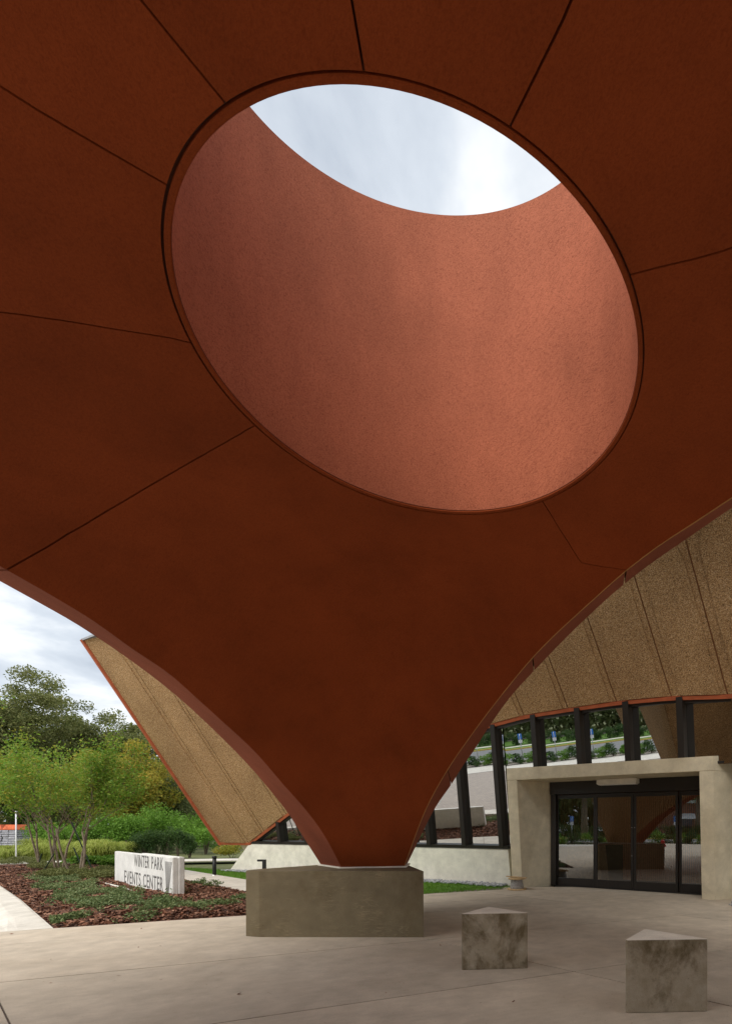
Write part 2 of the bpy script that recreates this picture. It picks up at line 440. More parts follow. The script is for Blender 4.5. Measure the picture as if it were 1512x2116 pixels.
# grounds
def mulch_mat():
    m, t, b = node_mat('bark_mulch')
    g = N_(t, 'ShaderNodeNewGeometry')
    c = ramp(t, g.outputs['Random Per Island'], [(0.0, (0.045, 0.022, 0.014)), (0.4, (0.14, 0.06, 0.034)), (0.75, (0.24, 0.10, 0.055)), (1.0, (0.36, 0.20, 0.13))])
    t.links.new(c, b.inputs['Base Color']); b.inputs['Roughness'].default_value = 0.9
    return m
M['chip'] = mulch_mat()
M['mulch'] = simple('mulch_soil', (0.085, 0.035, 0.022), 0.95, var=0.5, scale=14, bmp=0.8, bscale=40)
M['lawn'] = simple('lawn_turf', (0.09, 0.19, 0.022), 0.9, var=0.25, scale=3, bmp=0.6, bscale=90)
M['earth'] = simple('rough_grass_ground', (0.11, 0.12, 0.045), 0.95, var=0.35, scale=1.2, bmp=0.4, bscale=12)
def paver_mat():
    m, t, b = node_mat('drive_pavers')
    vec = coords(t, (1, 1, 1), (0, 0, math.radians(27)))
    br = N_(t, 'ShaderNodeTexBrick'); br.inputs['Scale'].default_value = 2.6
    br.inputs['Color1'].default_value = (0.44, 0.37, 0.31, 1); br.inputs['Color2'].default_value = (0.33, 0.28, 0.24, 1); br.inputs['Mortar'].default_value = (0.2, 0.17, 0.15, 1)
    br.inputs['Mortar Size'].default_value = 0.02
    t.links.new(vec, br.inputs['Vector']); t.links.new(br.outputs['Color'], b.inputs['Base Color'])
    b.inputs['Roughness'].default_value = 0.85
    return m
M['pavers'] = paver_mat()
def brick_mat():
    m, t, b = node_mat('red_brick')
    tc = coords(t, (1, 1, 1), (math.radians(90), 0, 0), obj=True)
    br = N_(t, 'ShaderNodeTexBrick'); br.inputs['Scale'].default_value = 3.0
    br.inputs['Color1'].default_value = (0.32, 0.10, 0.06, 1); br.inputs['Color2'].default_value = (0.22, 0.07, 0.045, 1); br.inputs['Mortar'].default_value = (0.4, 0.35, 0.3, 1)
    t.links.new(tc, br.inputs['Vector']); t.links.new(br.outputs['Color'], b.inputs['Base Color'])
    b.inputs['Roughness'].default_value = 0.85
    return m
M['brick'] = brick_mat()
# foliage
M['oak'] = leaf_mat('oak_leaf', [(0.055, 0.075, 0.022), (0.12, 0.15, 0.045), (0.20, 0.22, 0.07), (0.26, 0.26, 0.10)])
M['myrtle'] = leaf_mat('crape_myrtle_leaf', [(0.07, 0.15, 0.02), (0.13, 0.26, 0.03), (0.19, 0.34, 0.04), (0.25, 0.36, 0.05), (0.36, 0.34, 0.05)], 0.45)
M['yellow'] = leaf_mat('yellow_leaf', [(0.12, 0.18, 0.03), (0.22, 0.26, 0.035), (0.36, 0.32, 0.045), (0.48, 0.37, 0.06)], 0.45)
M['olive'] = leaf_mat('olive_leaf', [(0.08, 0.11, 0.04), (0.15, 0.18, 0.065), (0.22, 0.24, 0.09)])
M['shrub'] = leaf_mat('bright_shrub_leaf', [(0.06, 0.14, 0.018), (0.13, 0.26, 0.03), (0.20, 0.36, 0.05)])
M['podo'] = leaf_mat('dark_shrub_leaf', [(0.018, 0.045, 0.014), (0.045, 0.095, 0.025), (0.09, 0.15, 0.04)])
M['cover'] = leaf_mat('ground_cover_leaf', [(0.035, 0.065, 0.022), (0.08, 0.135, 0.045), (0.15, 0.21, 0.075), (0.24, 0.28, 0.12)], 0.25)
M['juniper'] = leaf_mat('low_juniper_leaf', [(0.08, 0.09, 0.03), (0.15, 0.17, 0.055), (0.23, 0.24, 0.08)], 0.3)
M['blade'] = leaf_mat('grass_blade', [(0.06, 0.15, 0.012), (0.11, 0.24, 0.02), (0.16, 0.30, 0.03)], 0.35)
M['fountain'] = leaf_mat('fountain_grass_blade', [(0.20, 0.26, 0.04), (0.32, 0.39, 0.07), (0.44, 0.47, 0.12)], 0.4)

# ------------------------------------------------------------------ ground
A1 = math.radians(26.5); A2 = math.radians(-38.3)
D1 = np.array([math.cos(A1), math.sin(A1)]); N1 = np.array([-math.sin(A1), math.cos(A1)])
D2 = np.array([math.cos(A2), math.sin(A2)]); N2 = np.array([-math.sin(A2), math.cos(A2)])
def st(a, b):
    """plan point with offset a along N1 and b along N2 (the two joint directions of the paving)"""
    return np.linalg.solve(np.array([N1, N2]), np.array([a, b]))
def sheet(name, poly, z, mat, parent=None):
    return mesh_obj(name, [(p[0], p[1], z) for p in poly], [tuple(range(len(poly)))], mat, parent)
R_ = 900
struct(sheet('ground', [(R_ * math.cos(a), R_ * math.sin(a)) for a in np.linspace(0, 2 * math.pi, 65)[:-1]], -0.16, M['earth']))

def clip(poly, n, c):
    """keep the side n.p <= c"""
    out = []
    for i in range(len(poly)):
        a = np.array(poly[i]); b = np.array(poly[(i + 1) % len(poly)])
        da = a @ n - c; db = b @ n - c
        if da <= 0: out.append(a)
        if da * db < 0: out.append(a + (b - a) * da / (da - db))
    return out
EDGE_A, EDGE_B, BED_L, BED_R, WALK_R = 9.64, 10.98, 1.24, 4.58, 5.62
plaza = struct(mesh_obj('plaza', [(*p, -0.014) for p in ((-19, -13), (16, -13), (16, 12.2), (4.0, 12.2), (-1.2, 12.2), st(10.98, 5.62), st(9.64, 4.58), st(9.64, 1.24), st(9.64, -8))], [tuple(range(9))], M['joint']))
plaza.data.transform(Matrix.Identity(4))
GAP = 0.007
slab_n = 0
def slabs(region, sa, sb, oa, ob, parent, mat, zt=0.0, zb=-0.013):
    global slab_n
    A_ = [p @ N1 for p in region[0]]; B_ = [p @ N2 for p in region[0]]
    for i in range(math.floor((min(A_) - oa) / sa), math.ceil((max(A_) - oa) / sa)):
        for j in range(math.floor((min(B_) - ob) / sb), math.ceil((max(B_) - ob) / sb)):
            q = [st(oa + i * sa + GAP, ob + j * sb + GAP), st(oa + (i + 1) * sa - GAP, ob + j * sb + GAP), st(oa + (i + 1) * sa - GAP, ob + (j + 1) * sb - GAP), st(oa + i * sa + GAP, ob + (j + 1) * sb - GAP)]
            for n, c in region[1]:
                q = clip(q, n, c)
                if len(q) < 3: break
            if len(q) < 3: continue
            q = [np.array(p) for p in q]
            ar = 0.5 * sum(q[k][0] * q[(k + 1) % len(q)][1] - q[(k + 1) % len(q)][0] * q[k][1] for k in range(len(q)))
            if abs(ar) < 0.01: continue
            if ar < 0: q = q[::-1]
            prism('slab', q, zb, zt + rng.uniform(-0.0012, 0.0012), mat, parent)
            slab_n += 1
ex, ey = np.array([1.0, 0]), np.array([0, 1.0])
regA = ([np.array(p) for p in ((-20, -14), (17, -14), (17, 12), (-20, 12))], [(N1, EDGE_A), (-ex, 18.9), (ex, 15.9), (-ey, 12.9), (ey, 11.6)])
slabs(regA, 2.06, 3.64, 4.46 - 2.06 * 8, 4.08 - 3.64 * 6, plaza, M['slab'])
regB = ([np.array(p) for p in ((-8, 6), (9, 6), (9, 14), (-8, 14))], [(-N1, -(EDGE_A + 2 * GAP)), (N1, EDGE_B), (-N2, -(BED_R)), (ey, 12.15), (ex, 9.0)])
slabs(regB, 2.06, 3.64, 4.46 - 2.06 * 8, 4.08 - 3.64 * 6, plaza, M['slab'])
regD = ([np.array(p) for p in ((-2, 8), (9, 8), (9, 14), (-2, 14))], [(-N1, -(EDGE_B + 2 * GAP)), (ey, 12.15), (ex, 9.0), (-ex, 1.25)])
slabs(regD, 2.06, 3.64, 4.46 - 2.06 * 8, 4.08 - 3.64 * 6, plaza, M['slab'])
# walk beside the bed
walk = struct(mesh_obj('path', [(*p, -0.016) for p in (st(9.7, 4.58), st(9.7, 5.62), st(26.5, 5.62), st(26.5, 4.58))], [(0, 1, 2, 3)], M['joint']))
regC = ([st(9, 4), st(9, 6), st(27, 4), st(27, 6)], [(-N2, -BED_R), (N2, WALK_R), (-N1, -(EDGE_B + 0.01)), (N1, 26.4)])
slabs(regC, 1.52, 3.64, EDGE_B + 0.003, 3.6, walk, M['walk'], -0.002, -0.015)
# cross path behind
cp0, cp1 = at_z(-260, 1789), at_z(640, 1776)
cpd = unit((cp1 - cp0)[:2]); cpn = np.array([-cpd[1], cpd[0]])
cross_path = struct(mesh_obj('cross_path', [(*(cp0[:2] - cpn * 0.1), -0.03), (*(cp1[:2] - cpn * 0.1), -0.03), (*(cp1[:2] + cpn * 1.5), -0.03), (*(cp0[:2] + cpn * 1.5), -0.03)], [(0, 1, 2, 3)], M['joint']))
Lc = np.linalg.norm((cp1 - cp0)[:2])
k = 0.0
while k < Lc:
    a, b = k + 0.006, min(k + 1.8, Lc) - 0.006
    prism('slab', [cp0[:2] + cpd * a, cp0[:2] + cpd * b, cp0[:2] + cpd * b + cpn * 1.4, cp0[:2] + cpd * a + cpn * 1.4], -0.029, -0.004, M['kerb'], cross_path)
    k += 1.8

# drive, gutter and kerb left of the bed
struct(sheet('drive', [st(9.62, -60), st(9.62, 0.62), st(60, 0.62), st(60, -60)], -0.13, M['pavers']))
gut = struct(mesh_obj('gutter', [], [], M['kerb']))
gv = []; gf = []
for i, a in enumerate(np.linspace(EDGE_A + 0.012, 34, 24)):
    rise = min(1.0, max(0.0, (a - EDGE_A) / 3.2))      # flush at the plaza, full kerb further on
    drop = -0.115 * min(1, (a - EDGE_A) / 5.0)
    for b, z in ((-0.35, -0.02 + drop), (0.62, -0.012 + drop), (0.80, -0.004 + drop * 0.6 + 0.01 * rise), (0.90, 0.075 * rise - 0.002), (0.96, 0.10 * rise - 0.001), (1.20, 0.105 * rise), (1.235, 0.09 * rise), (1.238, -0.12)):
        p = st(a, b); gv.append((p[0], p[1], z))
for i in range(23):
    for j in range(7):
        q = i * 8 + j; gf.append((q, q + 8, q + 9, q + 1))
gut.data.from_pydata(gv, [], gf); gut.data.update()
struct(sheet('drive_apron', [st(9.60, -9), st(9.655, 0.7), st(9.655, -9)], -0.012, M['kerb']))

# planting bed, lawn
def height_bed(a, b):
    return 0.02 + 0.07 * np.sin(np.clip((b - BED_L) / (BED_R - BED_L), 0, 1) * math.pi) + 0.02 * np.sin(a * 2.1) * np.sin(b * 2.7)
bv = []; bf = []; na, nb = 90, 20
AS = np.linspace(EDGE_A + 0.015, 25.3, na); BS = np.linspace(BED_L + 0.005, BED_R - 0.01, nb)
for a in AS:
    for b in BS:
        p = st(a, b)
        edge = min(1, (a - EDGE_A) / 0.5, (b - BED_L) / 0.4, (BED_R - b) / 0.4)
        bv.append((p[0], p[1], -0.01 + edge * (height_bed(a, b) + rng.normal() * 0.012)))
for i in range(na - 1):
    for j in range(nb - 1):
        q = i * nb + j; bf.append((q, q + 1, q + nb + 1, q + nb))
struct(mesh_obj('planting_bed', bv, bf, M['mulch']))
# lawn between the walk and the building
lw = [st(EDGE_B + 0.012, WALK_R + 0.01), st(EDGE_B + 0.012, 8.77), (-1.25, 12.6), (-13.2, 18.0), (-15.5, 20.2), st(26.4, WALK_R + 0.01)]
struct(sheet('lawn', lw, -0.02, M['lawn']))
def in_poly(P, poly):
    x, y = P[:, 0], P[:, 1]; ins = np.zeros(len(P), bool)
    n = len(poly)
    for i in range(n):
        x1, y1 = poly[i][0], poly[i][1]; x2, y2 = poly[(i + 1) % n][0], poly[(i + 1) % n][1]
        c = ((y1 > y) != (y2 > y)) & (x < (x2 - x1) * (y - y1) / (y2 - y1 + 1e-12) + x1)
        ins ^= c
    return ins
P = np.c_[rng.uniform(-16, -1, 150000), rng.uniform(9, 21, 150000)]
P = P[in_poly(P, lw)]
N = len(P)
h = rng.uniform(0.03, 0.06, N); an = rng.uniform(0, 6.28, N); lean = rng.normal(0, 0.018, (N, 2))
V = np.empty((N, 3, 3))
V[:, 0, :2] = P - 0.006 * np.c_[np.cos(an), np.sin(an)]; V[:, 1, :2] = P + 0.006 * np.c_[np.cos(an), np.sin(an)]; V[:, 2, :2] = P + lean
V[:, 0, 2] = V[:, 1, 2] = -0.022; V[:, 2, 2] = -0.022 + h
tag(quads_obj('lawn_grass', V.reshape(-1, 3), M['blade'], nper=3), 'bright green mown lawn between the walk and the pale wall', 'grass', kind='stuff')

# ------------------------------------------------------------------ canopy: triangular shell on three legs with a round opening
ZR = 2.3 + EYE
OC = np.array([-0.288 * 2.3, 1.152 * 2.3])
R0 = 0.479 * 2.3
ZB = 0.886
dL = unit(v3(math.cos(math.radians(259)), math.sin(math.radians(259)), 0))
dR = unit(v3(math.cos(math.radians(310)), math.sin(math.radians(310)), 0))
L1a = at_z(705, 1792, ZB); L1b = at_z(835, 1790, ZB)
L1a[2] = L1b[2] = 0
SPAN_L, SPAN_R = 9.5, 10.6
def nrm(d): return v3(-d[1], d[0], 0)
def curve_on(pts, P, d, span):
    """arch profile z(s) on the vertical plane through P along d, continued to the crown and mirrored"""
    n = nrm(d)
    S = []; Z = []
    for x, y in pts:
        q = at_plane(x, y, P, n); S.append((q - P) @ d); Z.append(q[2])
    S = np.array(S); Z = np.array(Z)
    i = np.argsort(S); S, Z = S[i], Z[i]
    c = span / 2
    m = (Z[-1] - Z[-3]) / (S[-1] - S[-3])
    if S[-1] < c:
        zc = Z[-1] + m * (c - S[-1]) * 0.5
        sl, zl = S[-1], Z[-1]
        for u in (0.35, 0.7, 1.0):
            h00, h10, h01 = 2*u**3 - 3*u**2 + 1, u**3 - 2*u**2 + u, -2*u**3 + 3*u**2
            S = np.append(S, sl + (c - sl) * u); Z = np.append(Z, h00 * zl + h10 * m * (c - sl) + h01 * zc)
    else:
        keep = S <= c; S, Z = S[keep], Z[keep]
    S0 = np.r_[S, span - S[::-1]]; Z0 = np.r_[Z, Z[::-1]]
    ok = np.r_[True, np.diff(S0) > 1e-4]; S0, Z0 = S0[ok], Z0[ok]
    tg = np.gradient(Z0, S0)
    def f(s):
        s = np.clip(s, S0[0], S0[-1])
        i = np.clip(np.searchsorted(S0, s) - 1, 0, len(S0) - 2)
        hh = S0[i + 1] - S0[i]; u = (s - S0[i]) / hh
        return (2*u**3 - 3*u**2 + 1) * Z0[i] + (u**3 - 2*u**2 + u) * hh * tg[i] + (-2*u**3 + 3*u**2) * Z0[i + 1] + (u**3 - u**2) * hh * tg[i + 1]
    return f, S0[0], S0[-1]
LI = [(705, 1792), (669.5, 1726), (629, 1671), (589, 1626), (524, 1551), (462, 1493.6), (403, 1440), (360, 1401), (269, 1338), (188, 1280), (95, 1224), (15, 1178.5)]
LO = [(662, 1786), (624, 1726), (598, 1685), (562, 1638), (512, 1580), (455, 1522), (367, 1440), (269, 1364), (205, 1320), (152, 1286), (95, 1253.5), (34.5, 1220), (0, 1201)]
RI = [(835, 1790), (836, 1782), (845, 1745), (880, 1667), (925, 1590), (975, 1517), (1033, 1440), (1100, 1359), (1223, 1241), (1293, 1179), (1370, 1121), (1427, 1084), (1512, 1028)]
RO = [(842.6, 1783), (873.6, 1718.6), (894, 1678), (937, 1614), (956, 1583), (977, 1554), (1006, 1508), (1054.5, 1440), (1111, 1378), (1209, 1279), (1288, 1208), (1340, 1168), (1419, 1113), (1512, 1049)]
RI = [p for p in RI if p not in ((836, 1782), (845, 1745), (880, 1667))]
RI.insert(1, (880, 1672))
L2a = L1a + SPAN_L * dL; L3b = L1b + SPAN_R * dR
PLo = at_z(662, 1786, ZB); PLo[2] = 0
PRo = at_z(844, 1784.5, ZB); PRo[2] = 0
fLI, sLI0, sLI1 = curve_on(LI, L1a, dL, SPAN_L)
fRI, sRI0, sRI1 = curve_on(RI, L1b, dR, SPAN_R)
fLO, sLO0, sLO1 = curve_on(LO, PLo, dL, SPAN_L + 0.5)
fRO, sRO0, sRO1 = curve_on(RO, PRo, dR, SPAN_R + 0.5)
# third arch, behind the camera, unseen; crown kept low to darken the lining
L2b = L2a + v3(0.62, -0.55, 0); L3a = L3b + v3(-0.85, -0.42, 0)
d3 = unit(L3a - L2b); SP3 = np.linalg.norm(L3a - L2b)
def f3(s):
    u = np.clip(s / SP3, 0, 1) * 2 - 1
    return ZB + (1.3 + EYE - ZB) * (1 - np.abs(u) ** 2.4)
n3 = -nrm(d3) if (-nrm(d3)) @ (L2b - v3(OC[0], OC[1], 0)) > 0 else nrm(d3)
def eased(n): # dense near the legs
    u = np.linspace(0, 1, n); return 0.5 - 0.5 * np.cos(math.pi * u)
NS = 160
wS = eased(NS)
def cI(k, w):
    if k == 'L': s = sLI0 + (sLI1 - sLI0) * w; return L1a + np.outer(s, dL) + np.c_[0*s, 0*s, fLI(s)]
    if k == 'R': s = sRI0 + (sRI1 - sRI0) * w; return L1b + np.outer(s, dR) + np.c_[0*s, 0*s, fRI(s)]
    s = SP3 * w; return L2b + np.outer(s, d3) + np.c_[0*s, 0*s, f3(s)]
def cO(k, w):
    if k == 'L': s = sLO0 + (sLO1 - sLO0) * w; return PLo + np.outer(s, dL) + np.c_[0*s, 0*s, fLO(s)]
    if k == 'R': s = sRO0 + (sRO1 - sRO0) * w; return PRo + np.outer(s, dR) + np.c_[0*s, 0*s, fRO(s)]
    return cI(k, w) + n3 * 0.6
bnd = np.vstack([cI('L', wS), cI('3', wS), cI('R', wS)[::-1]])
rel = bnd[:, :2] - OC
ang = np.unwrap(np.arctan2(rel[:, 1], rel[:, 0]))
bad = 0
for i in range(1, len(ang)):
    if ang[i] <= ang[i - 1]:
        ang[i] = ang[i - 1] + 1e-6; bad += 1
ang_p = np.r_[ang, ang[0] + 2 * math.pi]
bnd_p = np.vstack([bnd, bnd[0]])
PH0 = ang[0]
def wrap(ph): return PH0 + np.mod(ph - PH0, 2 * math.pi)
def Bd(ph):
    ph = wrap(np.asarray(ph, float))
    return np.stack([np.interp(ph, ang_p, bnd_p[:, i]) for i in range(3)], -1)
POW = 2.15
_ph = np.linspace(PH0, PH0 + 2 * math.pi, 1441)[:-1]
_bs = Bd(_ph); _k = np.exp(-0.5 * (np.arange(-120, 121) / 13.0) ** 2); _k /= _k.sum()
_bs = np.stack([np.convolve(np.r_[_bs[-120:, i], _bs[:, i], _bs[:120, i]], _k, mode='valid') for i in range(3)], -1)
_ph_p = np.r_[_ph, PH0 + 2 * math.pi]; _bs_p = np.vstack([_bs, _bs[0]])
def Bsm(ph):
    """boundary with its corners rounded off, which the shell follows away from its edge"""
    ph = wrap(np.asarray(ph, float))
    return np.stack([np.interp(ph, _ph_p, _bs_p[:, i]) for i in range(3)], -1)
def S_(ph, t):
    ph = np.asarray(ph, float); t = np.asarray(t, float)
    k_ = (t ** 2.5)[..., None]
    b = Bd(ph) * k_ + Bsm(ph) * (1 - k_)
    r = np.stack([OC[0] + R0 * np.cos(ph), OC[1] + R0 * np.sin(ph)], -1)
    xy = r + (b[..., :2] - r) * t[..., None]
    z = ZR + (b[..., 2] - ZR) * t ** POW
    return np.concatenate([xy, z[..., None]], -1)
def S_n(ph, t):
    e = 1e-3
    a = S_(ph + e, t) - S_(ph - e, t); b = S_(ph, np.minimum(t + e, 1)) - S_(ph, np.maximum(t - e, 0))
    n = np.cross(a, b); n /= np.linalg.norm(n, axis=-1)[..., None] + 1e-12
    n *= np.where(n[..., 2:] < 0, -1, 1)     # upwards: into the shell
    return n
# find joints of the lining: pixel polylines traced onto the surface
gp, gt = np.meshgrid(np.linspace(PH0, PH0 + 2 * math.pi, 2400), np.linspace(0, 1, 260), indexing='ij')
gS = S_(gp, gt)
gd = gS - CAM
gok = gd[..., 1] > 0.2
gx = np.where(gok, PX0 + FPX * gd[..., 0] / np.maximum(gd[..., 1], 0.2), 1e6); gy = np.where(gok, PY0 - FPX * gd[..., 2] / np.maximum(gd[..., 1], 0.2), 1e6)
def inv(x, y):
    i = np.argmin((gx - x) ** 2 + (gy - y) ** 2)
    return gp.ravel()[i], gt.ravel()[i]
JO = [[(525, 880), (265, 1030), (14, 1179)], [(1115, 1027), (1158, 1096), (1200, 1163), (1245, 1171), (1295, 1178)], [(1303, 567), (1410, 540), (1512, 515)],
      [(1053, 265), (1118, 132), (1183, 0)], [(755, 160), (741, 80), (727, 0)], [(465, 212), (377, 106), (290, 0)], [(348, 385), (174, 284), (0, 183)], [(400, 705), (200, 674), (0, 643)]]
joints = []
TS = np.linspace(0, 1, 29)
for J in JO:
    ph = []; tt = []
    for a in range(len(J) - 1):
        for u in np.linspace(0, 1, 9)[(0 if a == 0 else 1):]:
            p, t_ = inv(J[a][0] + (J[a + 1][0] - J[a][0]) * u, J[a][1] + (J[a + 1][1] - J[a][1]) * u)
            ph.append(p); tt.append(t_)
    ph = np.unwrap(ph); tt = np.maximum.accumulate(np.array(tt))
    joints.append(np.interp(TS, tt, ph))
joints = [np.unwrap(j) for j in joints]
joints = [j + 2 * math.pi * round((PH0 + math.pi - j[0]) / (2 * math.pi)) for j in joints]
joints.sort(key=lambda j: wrap(j[0]))
joints = [j + (wrap(j[0]) - j[0]) for j in joints]
canopy = thing('canopy', 'dark red triangular canopy shell on tapering legs with a round sky opening', 'canopy', (OC[0], OC[1], 0))
def loc_c(V): return np.asarray(V) - np.array([OC[0], OC[1], 0])
corners = [ang[0], ang[NS - 1], ang[NS], ang[2 * NS - 1], ang[2 * NS], ang[3 * NS - 1]]
for i in range(len(joints)):
    ja = joints[i]; jb = joints[(i + 1) % len(joints)].copy()
    while jb[0] < ja[0]: jb = jb + 2 * math.pi
    while jb[0] - ja[0] > 2 * math.pi: jb = jb - 2 * math.pi
    n = max(8, int((jb[-1] - ja[-1]) / math.radians(1.1)))
    f1 = list(np.linspace(ja[-1], jb[-1], n))
    for c in corners:
        for kk in (-1, 0, 1, 2):
            cc = c + kk * 2 * math.pi
            if ja[-1] + 0.004 < cc < jb[-1] - 0.004: f1.append(cc)
    f1 = np.array(sorted(f1)); W = (f1 - ja[-1]) / (jb[-1] - ja[-1])
    T = np.r_[0.0, TS[1:]]
    rad = np.linalg.norm(S_(ja, T)[:, :2] - OC, axis=1)
    ga = 0.004 / rad
    lo, hi = ja + ga, jb - ga
    ph = lo[None, :] + (hi - lo)[None, :] * W[:, None]
    tt = np.broadcast_to(T, ph.shape).copy(); tt[:, 0] = 0.0012
    F_ = S_(ph, tt); Nn = S_n(ph, np.clip(tt, 0.01, 0.99))
    Bk = F_ + Nn * 0.045
    nw, ntt = ph.shape
    V = np.vstack([loc_c(F_.reshape(-1, 3)), loc_c(Bk.reshape(-1, 3))]); off = nw * ntt
    Fc = []
    for a in range(nw - 1):
        for b in range(ntt - 1):
            q = a * ntt + b
            Fc.append((q, q + 1, q + ntt + 1, q + ntt)); Fc.append((off + q, off + q + ntt, off + q + ntt + 1, off + q + 1))
    for b in range(ntt - 1):
        Fc.append((b, off + b, off + b + 1, b + 1)); q = (nw - 1) * ntt + b; Fc.append((q, q + 1, off + q + 1, off + q))
    for a in range(nw - 1):
        q = a * ntt; Fc.append((q, q + ntt, off + q + ntt, off + q))
        q = a * ntt + ntt - 1; Fc.append((q, off + q, off + q + ntt, q + ntt))
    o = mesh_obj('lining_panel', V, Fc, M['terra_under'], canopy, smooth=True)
    me = o.data
    fl = np.ones(len(me.polygons), bool); fl[-(2 * (ntt - 1) + 2 * (nw - 1)):] = False
    me.polygons.foreach_set('use_smooth', fl.tolist())
    me.set_sharp_from_angle(angle=math.radians(50)) if hasattr(me, 'set_sharp_from_angle') else None
# backing behind the joints
phs = np.linspace(PH0, PH0 + 2 * math.pi, 361); ts = np.linspace(0, 1, 24)
gp2, gt2 = np.meshgrid(phs, ts, indexing='ij')
Bs = S_(gp2, gt2) + S_n(gp2, np.clip(gt2, 0.01, 0.99)) * 0.03
Fc = [(a * 24 + b, a * 24 + b + 1, (a + 1) * 24 + b + 1, (a + 1) * 24 + b) for a in range(360) for b in range(23)]
mesh_obj('joint_backing', loc_c(Bs.reshape(-1, 3)), Fc, M['backing'], canopy, smooth=True)
# rim lip and funnel
def ring(profile, name, mat, n=160, ztop=None):
    V = []; F = []
    m = len(profile)
    for i in range(n):
        a = 2 * math.pi * i / n
        for r, z in profile:
            zz = z if z is not None else ztop(a)
            V.append((r * math.cos(a), r * math.sin(a), zz))
    for i in range(n):
        for j in range(m - 1):
            q = i * m + j; p = ((i + 1) % n) * m + j
            F.append((q, p, p + 1, q + 1))
    return mesh_obj(name, V, F, mat, canopy, smooth=True)
RIN = R0 * 0.974
ring([(R0 - 0.005, ZR + 0.05), (R0 - 0.005, ZR + 0.004), (R0 - 0.009, ZR), (RIN + 0.004, ZR + 0.0), (RIN, ZR + 0.004), (RIN, ZR + 0.012), (RIN + 0.012, ZR + 0.013)], 'rim_ring', M['terra_under']).data.set_sharp_from_angle(angle=math.radians(40))
ring([(R0 + 0.03, ZR + 0.016), (R0 - 0.03, ZR + 0.016)], 'rim_groove', M['backing'])
TOPP = [(517, 218), (636, 337), (735, 393), (826, 428), (938, 445), (1036, 432), (1113, 404), (1157, 379)]
RW = RIN + 0.01
za = []
for x, y in TOPP:
    d = ray(x, y)[:2]; A_ = d @ d; B_ = -2 * d @ OC; C_ = OC @ OC - RW ** 2
    t_ = (-B_ + math.sqrt(B_ * B_ - 4 * A_ * C_)) / (2 * A_)
    p = d * t_ - OC; za.append((math.atan2(p[1], p[0]), EYE + t_ * ray(x, y)[2]))
za = np.array(za)
G = np.c_[np.ones(len(za)), np.cos(za[:, 0]), np.sin(za[:, 0])]
co = np.linalg.lstsq(G, za[:, 1], rcond=None)[0]
print('funnel top fit', co, np.abs(G @ co - za[:, 1]).max(), 'bad angles', bad)
ZT = lambda a: co[0] + co[1] * math.cos(a) + co[2] * math.sin(a)
NZ = 26; NA = 180
V = []; F = []
for i in range(NA):
    a = 2 * math.pi * i / NA
    for j in range(NZ):
        z = ZR + 0.013 + (ZT(a) - ZR - 0.013) * j / (NZ - 1)
        V.append((RW * math.cos(a), RW * math.sin(a), z))
for i in range(NA):
    for j in range(NZ - 1):
        q = i * NZ + j; p = ((i + 1) % NA) * NZ + j
        F.append((q, q + 1, p + 1, p))
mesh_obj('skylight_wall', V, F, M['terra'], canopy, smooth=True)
# edge bands along the arches, in pieces
def band(k, cuts, nm):
    full = [0.0] + cuts + [1.0]
    for i in range(len(full) - 1):
        a, b = full[i], full[i + 1]
        if i > 0: a += 0.0009
        if i < len(full) - 2: b -= 0.0009
        m = max(6, int(110 * (b - a)))
        w = np.linspace(a, b, m)
        if a == 0.0 or b == 1.0:
            w = a + (b - a) * (0.5 - 0.5 * np.cos(math.pi * np.linspace(0, 1, m)))
        I = cI(k, w); O = cO(k, w)
        up = v3(0, 0, 0.05)
        V = np.vstack([loc_c(x) for x in (I, O, O + up, I + up)])
        F = []
        for q in range(m - 1):
            for r in range(4):
                x0 = r * m + q; x1 = ((r + 1) % 4) * m + q
                F.append((x0, x0 + 1, x1 + 1, x1))
        F.append((0, m, 2 * m, 3 * m)); F.append((m - 1, 4 * m - 1, 3 * m - 1, 2 * m - 1))
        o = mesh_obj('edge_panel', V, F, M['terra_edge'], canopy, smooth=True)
        o.data.set_sharp_from_angle(angle=math.radians(40))
def s_of(k, x, y):
    P, d = (L1a, dL) if k == 'L' else (L1b, dR)
    q = at_plane(x, y, P, nrm(d)); s = (q - P) @ d
    return (s - sLI0) / (sLI1 - sLI0) if k == 'L' else (s - sRI0) / (sRI1 - sRI0)
cl = s_of('L', 15, 1178.5); band('L', [cl, 1 - cl], 'left')
cr_ = [s_of('R', 925, 1590), s_of('R', 1100, 1359), s_of('R', 1293, 1179)]
band('R', cr_, 'right')
band('3', [0.35, 0.65], 'back')
w = eased(120); I = cI('R', w)
Vt, Ft = tube_data(loc_c(I) + v3(0, 0, -0.002), [0.0045] * len(I), 6)
mesh_obj('sealant_line', Vt, Ft, M['sealant'], canopy, smooth=True)
